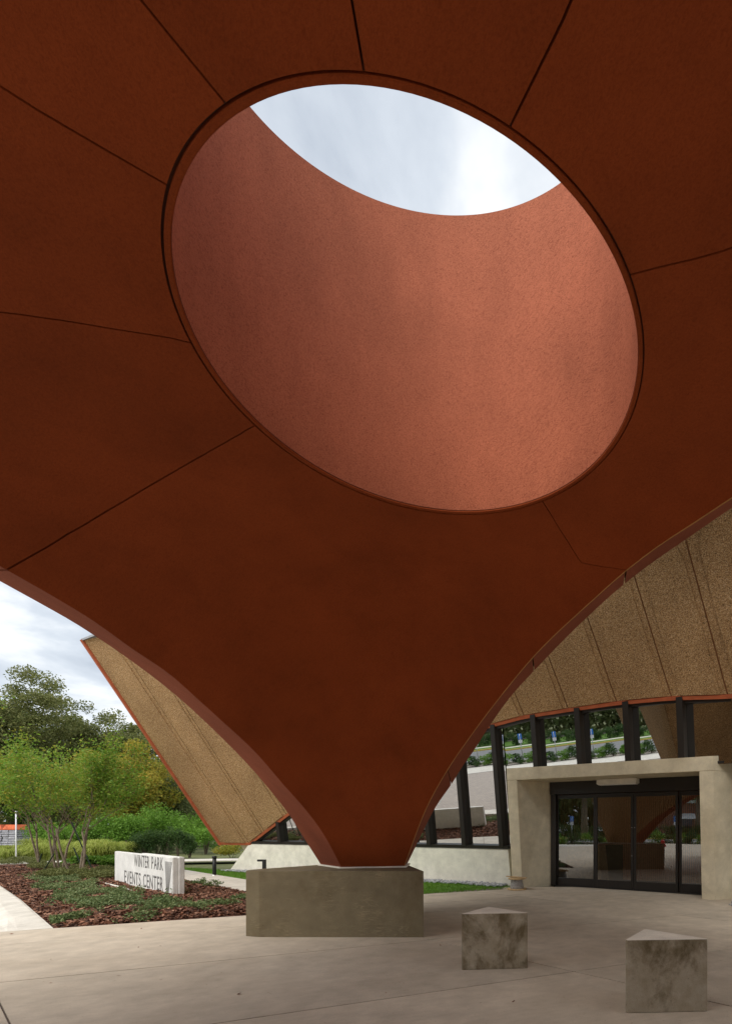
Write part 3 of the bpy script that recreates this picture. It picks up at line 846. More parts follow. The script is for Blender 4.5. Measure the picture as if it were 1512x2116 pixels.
# outer walls and roof
zroof = co[0]
for k in 'L3R':
    w = eased(70); O = cO(k, w) + v3(0, 0, 0.052)
    n_out = {'L': -nrm(dL), 'R': nrm(dR), '3': n3}[k]
    if n_out @ (O[35] - v3(OC[0], OC[1], O[35][2])) < 0: n_out = -n_out
    Tp = O + n_out * 0.0
    Tp = O + (zroof - O[:, 2])[:, None] * (n_out * 0.5 + v3(0, 0, 1))
    V = np.vstack([loc_c(O), loc_c(Tp)]); m = len(O)
    mesh_obj('outer_wall', V, [(q, q + 1, m + q + 1, m + q) for q in range(m - 1)], M['aggregate'], canopy)
rp = []
for k in ('L', '3', 'R'):
    w = eased(60) if k != 'R' else eased(60)[::-1]
    O = cO(k, w) + v3(0, 0, 0.052)
    n_out = {'L': -nrm(dL), 'R': nrm(dR), '3': n3}[k]
    if n_out @ (O[30] - v3(OC[0], OC[1], O[30][2])) < 0: n_out = -n_out
    rp.append(O + (zroof - O[:, 2])[:, None] * (n_out * 0.5 + v3(0, 0, 1)))
rp = loc_c(np.vstack(rp))
ra = np.unwrap(np.arctan2(rp[:, 1], rp[:, 0])); o_ = np.argsort(ra); ra, rp = ra[o_], rp[o_]
ra_p = np.r_[ra - 2 * math.pi, ra, ra + 2 * math.pi]; rp_p = np.vstack([rp, rp, rp])
aa = np.linspace(0, 2 * math.pi, 241)[:-1] + ra[0]; m = len(aa)
V = [[np.interp(a, ra_p, rp_p[:, i]) for i in range(3)] for a in aa] + [((RW + 0.002) * math.cos(a), (RW + 0.002) * math.sin(a), ZT(a)) for a in aa]
mesh_obj('roof', V, [(q, (q + 1) % m, m + (q + 1) % m, m + q) for q in range(m)], M['coping'], canopy)
# corner closures between neighbouring outer walls and leg undersides
for (ka, wa, kb, wb) in (('L', 0.0, 'R', 0.0), ('L', 1.0, '3', 0.0), ('3', 1.0, 'R', 1.0)):
    Oa = cO(ka, np.array([wa]))[0]; Ob = cO(kb, np.array([wb]))[0]; Ia = cI(ka, np.array([wa]))[0]; Ib = cI(kb, np.array([wb]))[0]
    na_ = {'L': -nrm(dL), 'R': nrm(dR), '3': n3}
    def tp(O, k):
        n_ = na_[k]
        if n_ @ (O - v3(OC[0], OC[1], O[2])) < 0: n_ = -n_
        return O + (zroof - O[2]) * (n_ * 0.5 + v3(0, 0, 1))
    V = loc_c(np.array([Oa, Ob, tp(Ob, kb), tp(Oa, ka), Ia, Ib]))
    mesh_obj('leg_corner', V, [(0, 1, 2, 3), (0, 4, 5, 1)], M['aggregate'], canopy)

# ------------------------------------------------------------------ plinths under the legs
pl = [at_z(506, 1936)[:2], at_z(535, 1937.5)[:2], at_z(875, 1938)[:2]]
plinth_poly = [pl[0] + [0, 0.02], pl[1], pl[2], (-2.72, 8.66), (-3.02, 8.70), (-4.13, 6.86)]
pc = np.mean(plinth_poly, axis=0)
pr = thing('concrete_plinth', 'wide three-sided board-marked concrete plinth carrying the red canopy leg', 'plinth', (pc[0], pc[1], 0))
prism('block', [np.array(p) - pc for p in plinth_poly], 0.0, ZB - 0.022, M['plinth'], pr, 0.006)
foot = [cI('L', np.array([0.0]))[0], cI('R', np.array([0.0]))[0], cO('R', np.array([0.0]))[0], cO('L', np.array([0.0]))[0]]
fc = np.mean(foot, axis=0)
prism('bearing_pad', [(np.array(p) - fc)[:2] * 1.06 + fc[:2] - pc for p in foot], ZB - 0.021, ZB - 0.002, M['white_conc'], pr)
for (q, ang_, lab) in (((L2a + L2b) / 2, math.radians(118), 'board-marked concrete plinth mirrored in the far right glazing, under the second leg'), ((L3a + L3b) / 2, math.radians(-120), 'board-marked concrete plinth under the third leg, behind the viewpoint')):
    c = copy_tree(pr)
    base = np.mean([L1a, L1b], axis=0)[:2] - pc
    ca, sa = math.cos(ang_), math.sin(ang_)
    rb = np.array([ca * base[0] - sa * base[1], sa * base[0] + ca * base[1]])
    c.location = (q[0] - rb[0], q[1] - rb[1], 0); c.rotation_euler = (0, 0, ang_)
    c['label'] = lab; c['group'] = 'canopy plinths'
pr['group'] = 'canopy plinths'

# ------------------------------------------------------------------ triangular concrete stools
def stool(p0, p1, ap, label):
    poly = [np.array(p0), np.array(p1), np.array(ap)]
    c = np.mean(poly, axis=0)
    # ease the sharp corners a little
    pts = []
    for i in range(3):
        a, b, d = poly[i - 1], poly[i], poly[(i + 1) % 3]
        pts += [b + unit(a - b) * 0.022, b + unit(d - b) * 0.022]
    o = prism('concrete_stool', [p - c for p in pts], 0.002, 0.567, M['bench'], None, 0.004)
    o.location = (c[0], c[1], 0)
    tag(o, label, 'stool', 'triangular concrete stools')
b1a, b1b = at_z(951, 2006)[:2], at_z(1093, 2002)[:2]
b2a, b2b = at_z(1290, 2095)[:2], at_z(1466.5, 2091)[:2]
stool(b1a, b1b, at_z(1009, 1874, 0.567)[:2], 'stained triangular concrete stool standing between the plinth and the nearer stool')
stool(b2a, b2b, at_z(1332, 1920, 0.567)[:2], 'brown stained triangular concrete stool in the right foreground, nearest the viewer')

# ------------------------------------------------------------------ events building
UG = np.linspace(-16, 16, 1601)                          # metres along the gently concave window wall
_hd = np.radians(np.interp(UG, [-16, -6, -3, -1.25, 4, 16], [-22.5, -23.5, -25.5, -28, -32, -33]))
_cx = np.concatenate([[0], np.cumsum(np.cos((_hd[1:] + _hd[:-1]) / 2) * np.diff(UG))]); _cy = np.concatenate([[0], np.cumsum(np.sin((_hd[1:] + _hd[:-1]) / 2) * np.diff(UG))])
_cx += -1.15 - np.interp(-1.25, UG, _cx); _cy += 12.58 - np.interp(-1.25, UG, _cy)
def w_fr(u):
    h_ = np.interp(u, UG, _hd)
    return v3(np.interp(u, UG, _cx), np.interp(u, UG, _cy), 0), v3(math.cos(h_), math.sin(h_), 0), v3(math.sin(h_), -math.cos(h_), 0)
GL = 0.135
def wall_pt(u, z, out=0.0):
    c_, t_, n_ = w_fr(u)
    return c_ + v3(0, 0, z) + n_ * (GL * (z - 0.9) + out)
def u_of(x, y, out=0.1):
    u = 0.0
    for _ in range(25):
        c_, t_, n_ = w_fr(u)
        gn = unit(np.cross(t_, n_ * GL + v3(0, 0, 1)))
        q = at_plane(x, y, wall_pt(u, 0.9, out), gn)
        u = float(np.clip(u + (q - wall_pt(u, q[2], out)) @ t_, -15.5, 15.5))
    return u, q[2]
W0, TW, NW = w_fr(0.0)
W0 = W0 + v3(0, 0, 0.9)
bld = thing('events_building', 'low events building with brown aggregate panels over an arched leaning window wall', 'building', tuple(W0[:2]) + (0,))
OB = v3(W0[0], W0[1], 0)
ED = [(458, 1746), (490, 1746.5), (517, 1747), (560, 1714), (599, 1684), (660, 1645), (740, 1602), (840, 1557), (920, 1529), (1000, 1507.5), (1085, 1485), (1176, 1471), (1276, 1457), (1389, 1447), (1512, 1444)]
eu = []; ez = []
for x, y in ED:
    u, z = u_of(x, y); eu.append(u); ez.append(z)
eu += [eu[-1] + 1.5, eu[-1] + 3.5, eu[-1] + 6.0, eu[-1] + 9.0]; ez += [ez[-1] - 0.02, ez[-2] - 0.25 if False else ez[-1] - 0.2, ez[-1] - 0.9, 1.0]
eu = np.array(eu); ez = np.array(ez)
u_flat = eu[2]
def edge_z(u): return np.interp(u, eu, ez)
_dense = np.linspace(eu[0], eu[-1], 400)
_zz = np.interp(_dense, eu, ez)
ker = np.ones(9) / 9
_zs = np.convolve(np.pad(_zz, 4, mode='edge'), ker, mode='valid')
_m = _dense > u_flat + 0.6
_zz[_m] = _zs[_m]
def edge_z(u): return np.interp(u, _dense, _zz)
PD = v3(-0.42, -0.37, 1.0)
ZP = 6.85
def pan(u, out=0.0, h=None, z=None):
    """point on the panelled face: starts at the arched edge at u and runs up the slant"""
    b = wall_pt(u, edge_z(u), 0.1)
    hh = (z - b[2]) if z is not None else h
    return b + PD * hh
PN = unit(np.cross(TW, PD)); PN = PN if PN[1] < 0 else -PN
ju = [u_of(x, y)[0] for x, y in ((1085, 1485), (1176, 1471), (1276, 1457), (1389, 1447), (1505, 1444))]
print('joint u', ju, 'spacing', np.diff(ju), 'edge left', eu[0], eu[2])
sp_ = 1.06
us = [eu[0], u_flat]
lo_ = ju[0]; lst = []
while lo_ - sp_ > u_flat + 0.45:
    lo_ -= sp_; lst.append(lo_)
us += lst[::-1] + ju
while us[-1] < eu[-1] - 1.2: us.append(us[-1] + 1.1)
us.append(eu[-1])
TH = 0.09
for i in range(len(us) - 1):
    a, b = us[i] + 0.014, us[i + 1] - 0.014
    n = 7
    uu = np.linspace(a, b, n)
    bot = np.array([pan(u, h=0.075) for u in uu]); top = np.array([pan(u, z=ZP) for u in uu])
    mid = 3
    V = []; F = []
    for f in np.linspace(0, 1, mid): V += list(bot + (top - bot) * f)
    off = len(V)
    V += [v - PN * TH for v in V]
    for r in range(mid - 1):
        for q in range(n - 1):
            x = r * n + q; F.append((x, x + 1, x + n + 1, x + n)); F.append((off + x, off + x + n, off + x + n + 1, off + x + 1))
    for q in range(n - 1):
        F.append((q, off + q, off + q + 1, q + 1)); x = (mid - 1) * n + q; F.append((x, x + 1, off + x + 1, off + x))
    for r in range(mid - 1):
        x = r * n; F.append((x, x + n, off + x + n, off + x)); x = r * n + n - 1; F.append((x, off + x, off + x + n, x + n))
    po = mesh_obj('facade_panel', np.array(V) - OB, F, M['aggregate'], bld)
    # raised leaf-shaped field on each panel, rounded at the top
    w = b - a
    fl_, fr_ = a + 0.16 * w, b - 0.10 * w
    uc, hw = (fl_ + fr_) / 2, (fr_ - fl_) / 2
    zt = ZP - 0.75 - (0.15 if i else 0.0)
    lft = []; rgt = []
    arc = [(uc - hw * math.cos(t_), zt + hw * 1.5 * math.sin(t_)) for t_ in np.linspace(0, math.pi, 13)]
    rowb = np.linspace(fl_, fr_, 7)
    V = [pan(u, h=0.085) + PN * 0.03 for u in rowb]
    V2 = [pan(u, z=z) + PN * 0.03 for u, z in arc]
    ring_ = V + V2[::-1]
    back = [p - PN * 0.038 for p in ring_]
    m = len(ring_)
    F = [tuple(range(m))] + [(q, m + q, m + (q + 1) % m, (q + 1) % m) for q in range(m)]
    mesh_obj('raised_field', np.array(ring_ + back) - OB, F, M['aggregate'], po)
    # orange edge trim under the panel
    m = n
    uu = np.linspace(us[i] + 0.002, us[i + 1] - 0.002, n)
    lo1 = np.array([pan(u, h=0.0) for u in uu]); hi1 = np.array([pan(u, h=0.07) for u in uu]) + PN * 0.015; lo1f = lo1 + PN * 0.015
    V = np.vstack([lo1f, hi1, hi1 - PN * 0.16, lo1 - PN * 0.16]) - OB
    F = []
    for q in range(n - 1):
        for r in range(4):
            x0 = r * n + q; x1 = ((r + 1) % 4) * n + q
            F.append((x0, x0 + 1, x1 + 1, x1))
    F += [(0, n, 2 * n, 3 * n), (n - 1, 4 * n - 1, 3 * n - 1, 2 * n - 1)]
    mesh_obj('edge_trim', V, F, M['rust_trim'], bld)
uu = np.linspace(us[0] + 0.02, us[-1] - 0.02, 90)
V = [pan(u, h=0.08) - PN * 0.03 - OB for u in uu] + [pan(u, z=ZP - 0.02) - PN * 0.03 - OB for u in uu]
mesh_obj('joint_backing', V, [(q, q + 1, 90 + q + 1, 90 + q) for q in range(89)], M['facade_joint'], bld)
# corner trim up the left edge, coping along the top
c0, c1 = pan(eu[0], h=-0.0), pan(eu[0], z=ZP + 0.03)
bar('corner_trim', c0 - OB - TW * 0.045, c1 - OB - TW * 0.045, TW * 0.045, PN * 0.06, M['rust_trim'], bld)
t0, t1 = pan(eu[0], z=ZP + 0.03) - TW * 0.09, pan(eu[-1], z=ZP + 0.03)
bar('coping', t0 - OB - PN * 0.08, t1 - OB - PN * 0.08, v3(0, 0, 0.03), PN * 0.11, M['coping'], bld)
tube('lightning_rod', [pan(eu[0] + 0.6, z=ZP + 0.05) - OB - PN * 0.1, pan(eu[0] + 0.6, z=ZP + 0.05) - OB - PN * 0.1 + v3(0, 0, 0.3)], 0.006, M['steel'], bld, 6)
# body of the building behind the face: roof, side walls, dim room
TR, TL = pan(eu[-1], z=ZP), pan(eu[0], z=ZP)
bk = -NW * 16
sideb = pan(eu[0], h=0)
mesh_obj('roof', [TL - OB, TR - OB, TR + bk - OB, TL + bk + TW * 2 - OB], [(0, 1, 2, 3)], M['coping'], bld)
sb2 = wall_pt(eu[0], edge_z(eu[0]), 0.1) - NW * 14
mesh_obj('side_wall', [sideb - OB, TL - OB, TL + bk + TW * 2 - OB, sb2 - OB + TW * 3], [(0, 1, 2, 3)], M['aggregate'], bld)
def ip(u, d, z):
    c_, t_, n_ = w_fr(u); return c_ - n_ * d + v3(0, 0, z) - OB
uL, uR = u_flat + 0.3, eu[-1]
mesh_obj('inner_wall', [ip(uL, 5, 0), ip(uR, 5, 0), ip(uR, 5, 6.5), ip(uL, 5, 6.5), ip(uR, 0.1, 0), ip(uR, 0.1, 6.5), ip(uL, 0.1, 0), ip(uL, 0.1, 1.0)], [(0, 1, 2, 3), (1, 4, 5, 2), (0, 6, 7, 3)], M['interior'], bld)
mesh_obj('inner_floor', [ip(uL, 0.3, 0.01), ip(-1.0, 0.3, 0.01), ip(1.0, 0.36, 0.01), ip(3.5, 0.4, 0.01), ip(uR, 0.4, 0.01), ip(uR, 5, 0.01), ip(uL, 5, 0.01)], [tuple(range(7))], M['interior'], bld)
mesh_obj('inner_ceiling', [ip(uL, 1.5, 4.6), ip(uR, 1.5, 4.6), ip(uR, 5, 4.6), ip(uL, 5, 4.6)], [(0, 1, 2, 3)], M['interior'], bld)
# mullions and panes
mu = []
for x, y in ((586, 1742), (885, 1750), (958, 1752), (1040, 1755), (1107, 1560), (1201, 1560), (1301, 1560), (1410, 1560)):
    mu.append(u_of(x, y, 0.05)[0])
print('mullion u', np.round(mu, 2), np.diff(mu))
U0m = mu[3]; stepm = (mu[7] - mu[3]) / 4
mus = [U0m + stepm * k for k in range(-20, 12)]
mus = [u for u in mus if u_flat + 0.45 < u < eu[-1] - 0.6]
SILL = 0.90
PU0, PU1 = -1.22, 4.6                 # stretch of the wall taken by the entrance portal
def z_low(u): return 2.62 if PU0 < u < PU1 else SILL
for i, u in enumerate(mus):
    zt = edge_z(u) + 0.05
    c_, t_, n_ = w_fr(u)
    bar('mullion', wall_pt(u, z_low(u) + 0.04, 0.03) - OB, wall_pt(u, zt, 0.03) - OB, t_ * 0.065, n_ * 0.12, M['bronze'], bld, 0.004)
cuts_ = sorted([u_flat + 0.12, PU0, PU1, eu[-1] - 0.3] + mus)
for i in range(len(cuts_) - 1):
    g0, g1 = (0.05 if cuts_[i] in mus else 0.0), (0.05 if cuts_[i + 1] in mus else 0.0)
    a, b = cuts_[i] + g0, cuts_[i + 1] - g1
    um = (a + b) / 2
    yaw = np.interp(um, [-2.5, 3.7], [0.0, math.tan(math.radians(10))])   # panes turned slightly saw-toothed, an added twist to steer their reflections
    c_, t_, n_ = w_fr(um)
    uu = np.linspace(a, b, 6)
    pl_ = lambda u, z: wall_pt(um, z) + (t_ + n_ * yaw) * (u - um)
    V = [pl_(u, z_low(um) + 0.03) for u in uu] + [pl_(u, max(z_low(um) + 0.1, edge_z(u) + 0.06)) for u in uu]
    mesh_obj('glass_pane', np.array(V) - OB, [(q, q + 1, 7 + q, 6 + q) for q in range(5)], M['glass'], bld)
def along(name, ua, ub, prof, mat, zf=None, n=40):
    """rail along the curved wall; prof = [(out, dz)]"""
    uu = np.linspace(ua, ub, n); m_ = len(prof); V = []; F = []
    for u in uu:
        for o_, dz in prof:
            zz = (zf(u) if zf else 0) + dz
            V.append(wall_pt(u, zz, o_) - OB)
    for q in range(n - 1):
        for r in range(m_):
            F.append((q * m_ + r, q * m_ + (r + 1) % m_, (q + 1) * m_ + (r + 1) % m_, (q + 1) * m_ + r))
    F += [tuple(range(m_))[::-1], tuple((n - 1) * m_ + r for r in range(m_))]
    return mesh_obj(name, V, F, mat, bld)
RP = [(0.13, 0.0), (0.13, 0.075), (-0.10, 0.075), (-0.10, 0.0)]
along('sill_frame', u_flat + 0.05, PU0, RP, M['bronze'], lambda u: SILL - 0.005)
along('sill_frame', PU1, eu[-1] - 0.2, RP, M['bronze'], lambda u: SILL - 0.005)
along('sill_frame', PU0 + 0.1, PU1 - 0.35, [(0.04, 0.0), (0.04, 0.05), (-0.08, 0.05), (-0.08, 0.0)], M['bronze'], lambda u: 2.66)
# head frame under the arched edge
along('head_frame', u_flat + 0.08, eu[-1] - 0.3, [(0.07, -0.05), (0.07, 0.06), (-0.1, 0.06), (-0.1, -0.05)], M['bronze'], edge_z, 60)
# pale base wall; its left end is a slanting buttress
uP = -1.25
def base_wall(ua, ub, slant):
    n = 30; V = []
    for k_ in range(n):
        f = k_ / (n - 1); u = ua + (ub - ua) * f
        c_, t_, n_ = w_fr(u); cb, tb_, nb_ = w_fr(u - slant * (1 - f) ** 6)
        ex_ = 0.25 * (1 - f) ** 6 if slant else 0
        V += [cb + nb_ * (-0.06 + ex_) + v3(0, 0, -0.15), c_ + n_ * 0.10 + v3(0, 0, SILL - 0.03), c_ + n_ * 0.085 + v3(0, 0, SILL - 0.012), c_ - n_ * 0.30 + v3(0, 0, SILL - 0.012), cb - nb_ * (0.4 + 2 * ex_) + v3(0, 0, -0.15)]
    F = [(5 * q + r, 5 * q + (r + 1) % 5, 5 * q + 5 + (r + 1) % 5, 5 * q + 5 + r) for q in range(n - 1) for r in range(5)]
    F += [(4, 3, 2, 1, 0), tuple(5 * (n - 1) + r for r in range(5))]
    return mesh_obj('base_wall', np.array(V) - OB, F, M['white_conc'], bld)
base_wall(u_flat - 0.05, uP, 0.95)
base_wall(4.6, eu[-1], 0.0)
# concrete foot below the slanting corner
fb = wall_pt(eu[1] + 0.1, edge_z(eu[1])) - OB
tpz = edge_z(eu[1]) - 0.01
q0 = wall_pt(eu[0] + 0.75, tpz, 0.0) - OB; q1 = wall_pt(u_flat + 0.2, tpz, 0.0) - OB
q2 = q1 - NW * 1.2; q3 = q0 - NW * 1.2
mid_ = (q0 + q1 + q2 + q3) / 4; 
prism('corner_foot', [((p - mid_) * 0.22 + mid_ + TW * 0.3)[:2] for p in (q0, q1, q2, q3)], -0.15, tpz, M['portal'], bld, 0.0, [p[:2] for p in (q0, q1, q2, q3)])
mesh_obj('corner_soffit', [c0 - OB, pan(u_flat, h=0) - OB, wall_pt(u_flat + 0.4, tpz + 0.02) - NW * 2 - OB, c0 - NW * 3 + TW * 1.0 - OB], [(0, 1, 2, 3)], M['portal'], bld)

# ------------------------------------------------------------------ entrance portal
TP = unit(v3(1, -0.51, 0)); NP = unit(v3(-0.51, -1, 0))
F0 = at_z(1079, 1835); F1 = at_z(1449, 1859)          # inner feet of the front frame
por = thing('entrance_portal', 'cast concrete entrance portal with splayed jambs around the sliding doors', 'portal', tuple(F0))
FW = (F1 - F0) @ TP
def pp(u, d, z, lean=True):
    """portal frame: u along the front, d depth behind the front, z height"""
    return TP * u - NP * d + v3(0, 0, z) + (NP * (0.10 * z) if lean else 0)
ZI, ZO = 2.52, 2.80
def hexa(name, pts, mat, parent, bev=0.006):
    bm = bmesh.new(); vv = [bm.verts.new(p) for p in pts]
    for f in BOXF: bm.faces.new([vv[i] for i in f])
    if bev: bmesh.ops.bevel(bm, geom=list(bm.edges), offset=bev, segments=2, affect='EDGES')
    return bm_obj(name, bm, mat, parent)
DL_, DD = 0.42, 0.80
DR_ = FW + 0.30
# left jamb: front width 0.27, splayed inner face running back to the doors
hexa('jamb', [pp(-0.27, 0, -0.05), pp(0, 0, -0.05), pp(DL_, DD, -0.05, False), pp(-0.35, DD, -0.05, False),
              pp(-0.27, 0, ZI), pp(0, 0, ZI), pp(DL_, DD, ZI, False), pp(-0.35, DD, ZI, False)], M['portal'], por)
hexa('jamb', [pp(FW, 0, -0.05), pp(FW + 0.26, 0, -0.05), pp(FW + 1.0, DD, -0.05, False), pp(DR_, DD, -0.05, False),
              pp(FW, 0, ZI), pp(FW + 0.26, 0, ZI), pp(FW + 1.0, DD, ZI, False), pp(DR_, DD, ZI, False)], M['portal'], por)
hexa('lintel', [pp(-0.27, 0, ZI + 0.002), pp(FW + 0.26, 0, ZI + 0.002), pp(FW + 1.0, DD, ZI + 0.002, False), pp(-0.35, DD, ZI + 0.002, False),
                pp(-0.27, 0, ZO), pp(FW + 0.26, 0, ZO), pp(FW + 1.0, DD, ZO, False), pp(-0.35, DD, ZO, False)], M['portal'], por)
# light fixture under the lintel
lf = thing('door_light', 'long cream linear light fixture under the portal lintel', 'light', tuple(F0))
def dpt(x, y, d):
    Pp = F0 - NP * d; q = at_plane(x, y, Pp, NP); return (q - Pp) @ TP, q[2]
ua, za1 = dpt(1236, 1625, 0.52); ub, zb1 = dpt(1318, 1622, 0.52)
hexa('housing', [pp(ua, 0.40, 2.40, False), pp(ub, 0.40, 2.40, False), pp(ub, 0.62, 2.40, False), pp(ua, 0.62, 2.40, False),
                 pp(ua, 0.40, 2.515, False), pp(ub, 0.40, 2.515, False), pp(ub, 0.62, 2.515, False), pp(ua, 0.62, 2.515, False)], M['lightbox'], lf, 0.01)
hexa('lens', [pp(ua + 0.03, 0.42, 2.385, False), pp(ub - 0.03, 0.42, 2.385, False), pp(ub - 0.03, 0.60, 2.385, False), pp(ua + 0.03, 0.60, 2.385, False),
              pp(ua + 0.03, 0.42, 2.399, False), pp(ub - 0.03, 0.42, 2.399, False), pp(ub - 0.03, 0.60, 2.399, False), pp(ua + 0.03, 0.60, 2.399, False)], M['signwhite'], lf, 0.004)

# doors
doors = thing('sliding_doors', 'dark bronze framed glass sliding doors with sidelights inside the concrete portal', 'doors', tuple(F0))
DZ = DD - 0.06
def rail(name, ua, ub, za_, zb_, d0, d1, parent):
    return hexa(name, [pp(ua, d0, za_, False), pp(ub, d0, za_, False), pp(ub, d1, za_, False), pp(ua, d1, za_, False),
                       pp(ua, d0, zb_, False), pp(ub, d0, zb_, False), pp(ub, d1, zb_, False), pp(ua, d1, zb_, False)], M['bronze'], parent, 0.003)
DTOP = 2.515
u_l = DL_ - 0.02
uu_ = [dpt(x, 1740, DZ)[0] for x in (1148, 1230, 1309.5, 1402)]
u_r = uu_[3] + (uu_[1] - uu_[0])
print('door u', np.round(uu_, 2), u_r, 'DR', DR_)
DR_end = max(u_r + 0.05, DR_ - 0.0)
rail('header', u_l, DR_ - 0.005, 2.22, DTOP, DZ - 0.10, DZ + 0.10, doors)
rail('side_post', u_l, uu_[0] + 0.03, 0.0, 2.218, DZ - 0.06, DZ + 0.06, doors)
edges_ = uu_ + [min(u_r, DR_ - 0.03)]
for i in range(4):
    a, b = edges_[i] + 0.004, edges_[i + 1] - 0.004
    d0 = DZ - 0.05 + (0.0 if i in (1, 2) else 0.055); d1 = d0 + 0.045
    lf_ = rail('leaf_stile', a, a + 0.055, 0.012, 2.21, d0, d1, doors)
    rail('leaf_stile', b - 0.055, b, 0.012, 2.21, d0, d1, doors)
    rail('leaf_rail', a + 0.056, b - 0.056, 0.012, 0.20, d0, d1, doors)
    rail('leaf_rail', a + 0.056, b - 0.056, 2.12, 2.21, d0, d1, doors)
    dm = (d0 + d1) / 2
    mesh_obj('glass_pane', [pp(a + 0.05, dm, 0.19, False), pp(b - 0.05, dm, 0.19, False), pp(b - 0.05, dm, 2.13, False), pp(a + 0.05, dm, 2.13, False)], [(0, 1, 2, 3)], M['doorglass'], doors)
    if i in (1, 2):
        ux = b - 0.028 if i == 1 else a + 0.028
        for zz in ((0.78, 1.42) if i == 1 else (0.78,)):
            c_ = pp(ux, d0 - 0.004, zz if i == 1 else 1.42, False)
            V, F = tube_data([c_ + NP * 0.0, c_ + NP * 0.012], [0.012, 0.011], 10)
            mesh_obj('lock_cylinder', V, F, M['steel'], doors, smooth=False)
# slatted screen and room behind the doors
scr = thing('slat_screen', 'reddish vertical wood slat screen seen through the glass doors', 'screen', tuple(F0))
for i in range(120):
    u = -0.3 + i * 0.052
    if u > 5.6: break
    zb_ = 0.95 if u < 1.55 else 0.02
    hexa('slat', [pp(u, 2.6, zb_, False), pp(u + 0.028, 2.6, zb_, False), pp(u + 0.028, 2.66, zb_, False), pp(u, 2.66, zb_, False),
                  pp(u, 2.6, 2.6, False), pp(u + 0.028, 2.6, 2.6, False), pp(u + 0.028, 2.66, 2.6, False), pp(u, 2.66, 2.6, False)], M['woodslat'], scr, 0)
ck = thing('reception_box', 'plain brown cabinet standing inside behind the left door', 'cabinet', tuple(F0))
hexa('cabinet_body', [pp(0.25, 1.9, 0.015, False), pp(1.25, 1.9, 0.015, False), pp(1.25, 2.4, 0.015, False), pp(0.25, 2.4, 0.015, False),
              pp(0.25, 1.9, 0.95, False), pp(1.15, 1.9, 0.95, False), pp(1.15, 2.4, 0.95, False), pp(0.25, 2.4, 0.95, False)], M['plywood'], ck, 0.01)
hexa('cabinet_top', [pp(0.22, 1.87, 0.952, False), pp(1.18, 1.87, 0.952, False), pp(1.18, 2.43, 0.952, False), pp(0.22, 2.43, 0.952, False),
              pp(0.22, 1.87, 0.98, False), pp(1.18, 1.87, 0.98, False), pp(1.18, 2.43, 0.98, False), pp(0.22, 2.43, 0.98, False)], M['woodslat'], ck, 0.004)

# ------------------------------------------------------------------ sign
SG0 = at_z(237, 1829); SG1 = at_z(357, 1860)
sd = unit((SG1 - SG0) * [1, 1, 0]); sn_ = v3(sd[1], -sd[0], 0)
sn_ = sn_ if sn_ @ SG0 < 0 else -sn_          # towards the viewer
SLEN = np.linalg.norm((SG1 - SG0)[:2]); SH = 0.83
sign = thing('monument_sign', 'low white cast stone sign reading WINTER PARK EVENTS CENTER in the mulch bed', 'sign', tuple(SG0))
def sp(u, d, z): return sd * u - sn_ * d + v3(0, 0, z)
def sbox(name, ua, ub, d0, d1, z0, z1, mat, bev):
    return hexa(name, [sp(ua, d0, z0), sp(ub, d0, z0), sp(ub, d1, z0), sp(ua, d1, z0), sp(ua, d0, z1), sp(ub, d0, z1), sp(ub, d1, z1), sp(ua, d1, z1)], mat, sign, bev)
sbox('front_slab', 0, SLEN, 0, 0.09, -0.05, SH, M['signwhite'], 0.010)
sbox('rear_slab', SLEN * 0.42, SLEN + 0.03, 0.091, 0.19, -0.05, SH + 0.006, M['signwhite'], 0.012)
def sign_uv(x, y):
    q = at_plane(x, y, SG0, sn_); return (q - SG0) @ sd, q[2]
z2 = lambda a, b: (a * 0.34392, 1600 + b * 0.34392)
def text_line(txt, xa, xb, ytop, ybot):
    ua, _ = sign_uv(*z2(xa, 600)); ub, _ = sign_uv(*z2(xb, 600))
    zt = np.mean([sign_uv(*z2(xb, ytop))[1]]); zb_ = np.mean([sign_uv(*z2(xb, ybot))[1]])
    dg = bpy.context.evaluated_depsgraph_get()
    glyphs = []; x = 0.0
    for ch in txt:
        if ch == ' ': x += 0.42; continue
        cu = bpy.data.curves.new('letter', 'FONT'); cu.body = ch; cu.size = 1.0; cu.extrude = 0.0; cu.offset = 0.006; cu.resolution_u = 3
        to = bpy.data.objects.new('tmp', cu); col.objects.link(to)
        bpy.context.view_layer.update()
        dg = bpy.context.evaluated_depsgraph_get()
        me = bpy.data.meshes.new_from_object(to.evaluated_get(dg))
        bpy.data.objects.remove(to); bpy.data.curves.remove(cu)
        co_ = np.array([v.co[:] for v in me.vertices])
        w0, w1 = co_[:, 0].min(), co_[:, 0].max()
        glyphs.append((me, x - w0, co_)); x += (w1 - w0) + 0.13
    tot = x - 0.13
    hcap = max(g[2][:, 1].max() for g in glyphs)
    for me, dx, co_ in glyphs:
        new = np.array([sp(ua + (c[0] + dx) / tot * (ub - ua), -0.003, zb_ + c[1] / hcap * (zt - zb_)) for c in co_])
        me.vertices.foreach_set('co', new.astype(np.float32).ravel()); me.update()
        bm = bmesh.new(); bm.from_mesh(me)
        ext = bmesh.ops.extrude_face_region(bm, geom=list(bm.faces))
        bmesh.ops.translate(bm, vec=tuple(-sn_ * 0.012), verts=[g for g in ext['geom'] if isinstance(g, bmesh.types.BMVert)])
        bm_obj('letter', bm, M['letter'], sign)
        bpy.data.meshes.remove(me)
text_line('WINTER PARK', 806, 980, 503, 580)
text_line('EVENTS CENTER', 748, 980, 620, 705)
uA, _ = sign_uv(*z2(992, 600)); uB, _ = sign_uv(*z2(1040, 600)); uC, _ = sign_uv(*z2(1000, 700)); uD, _ = sign_uv(*z2(1012, 700))
uB = min(uB, SLEN - 0.01)
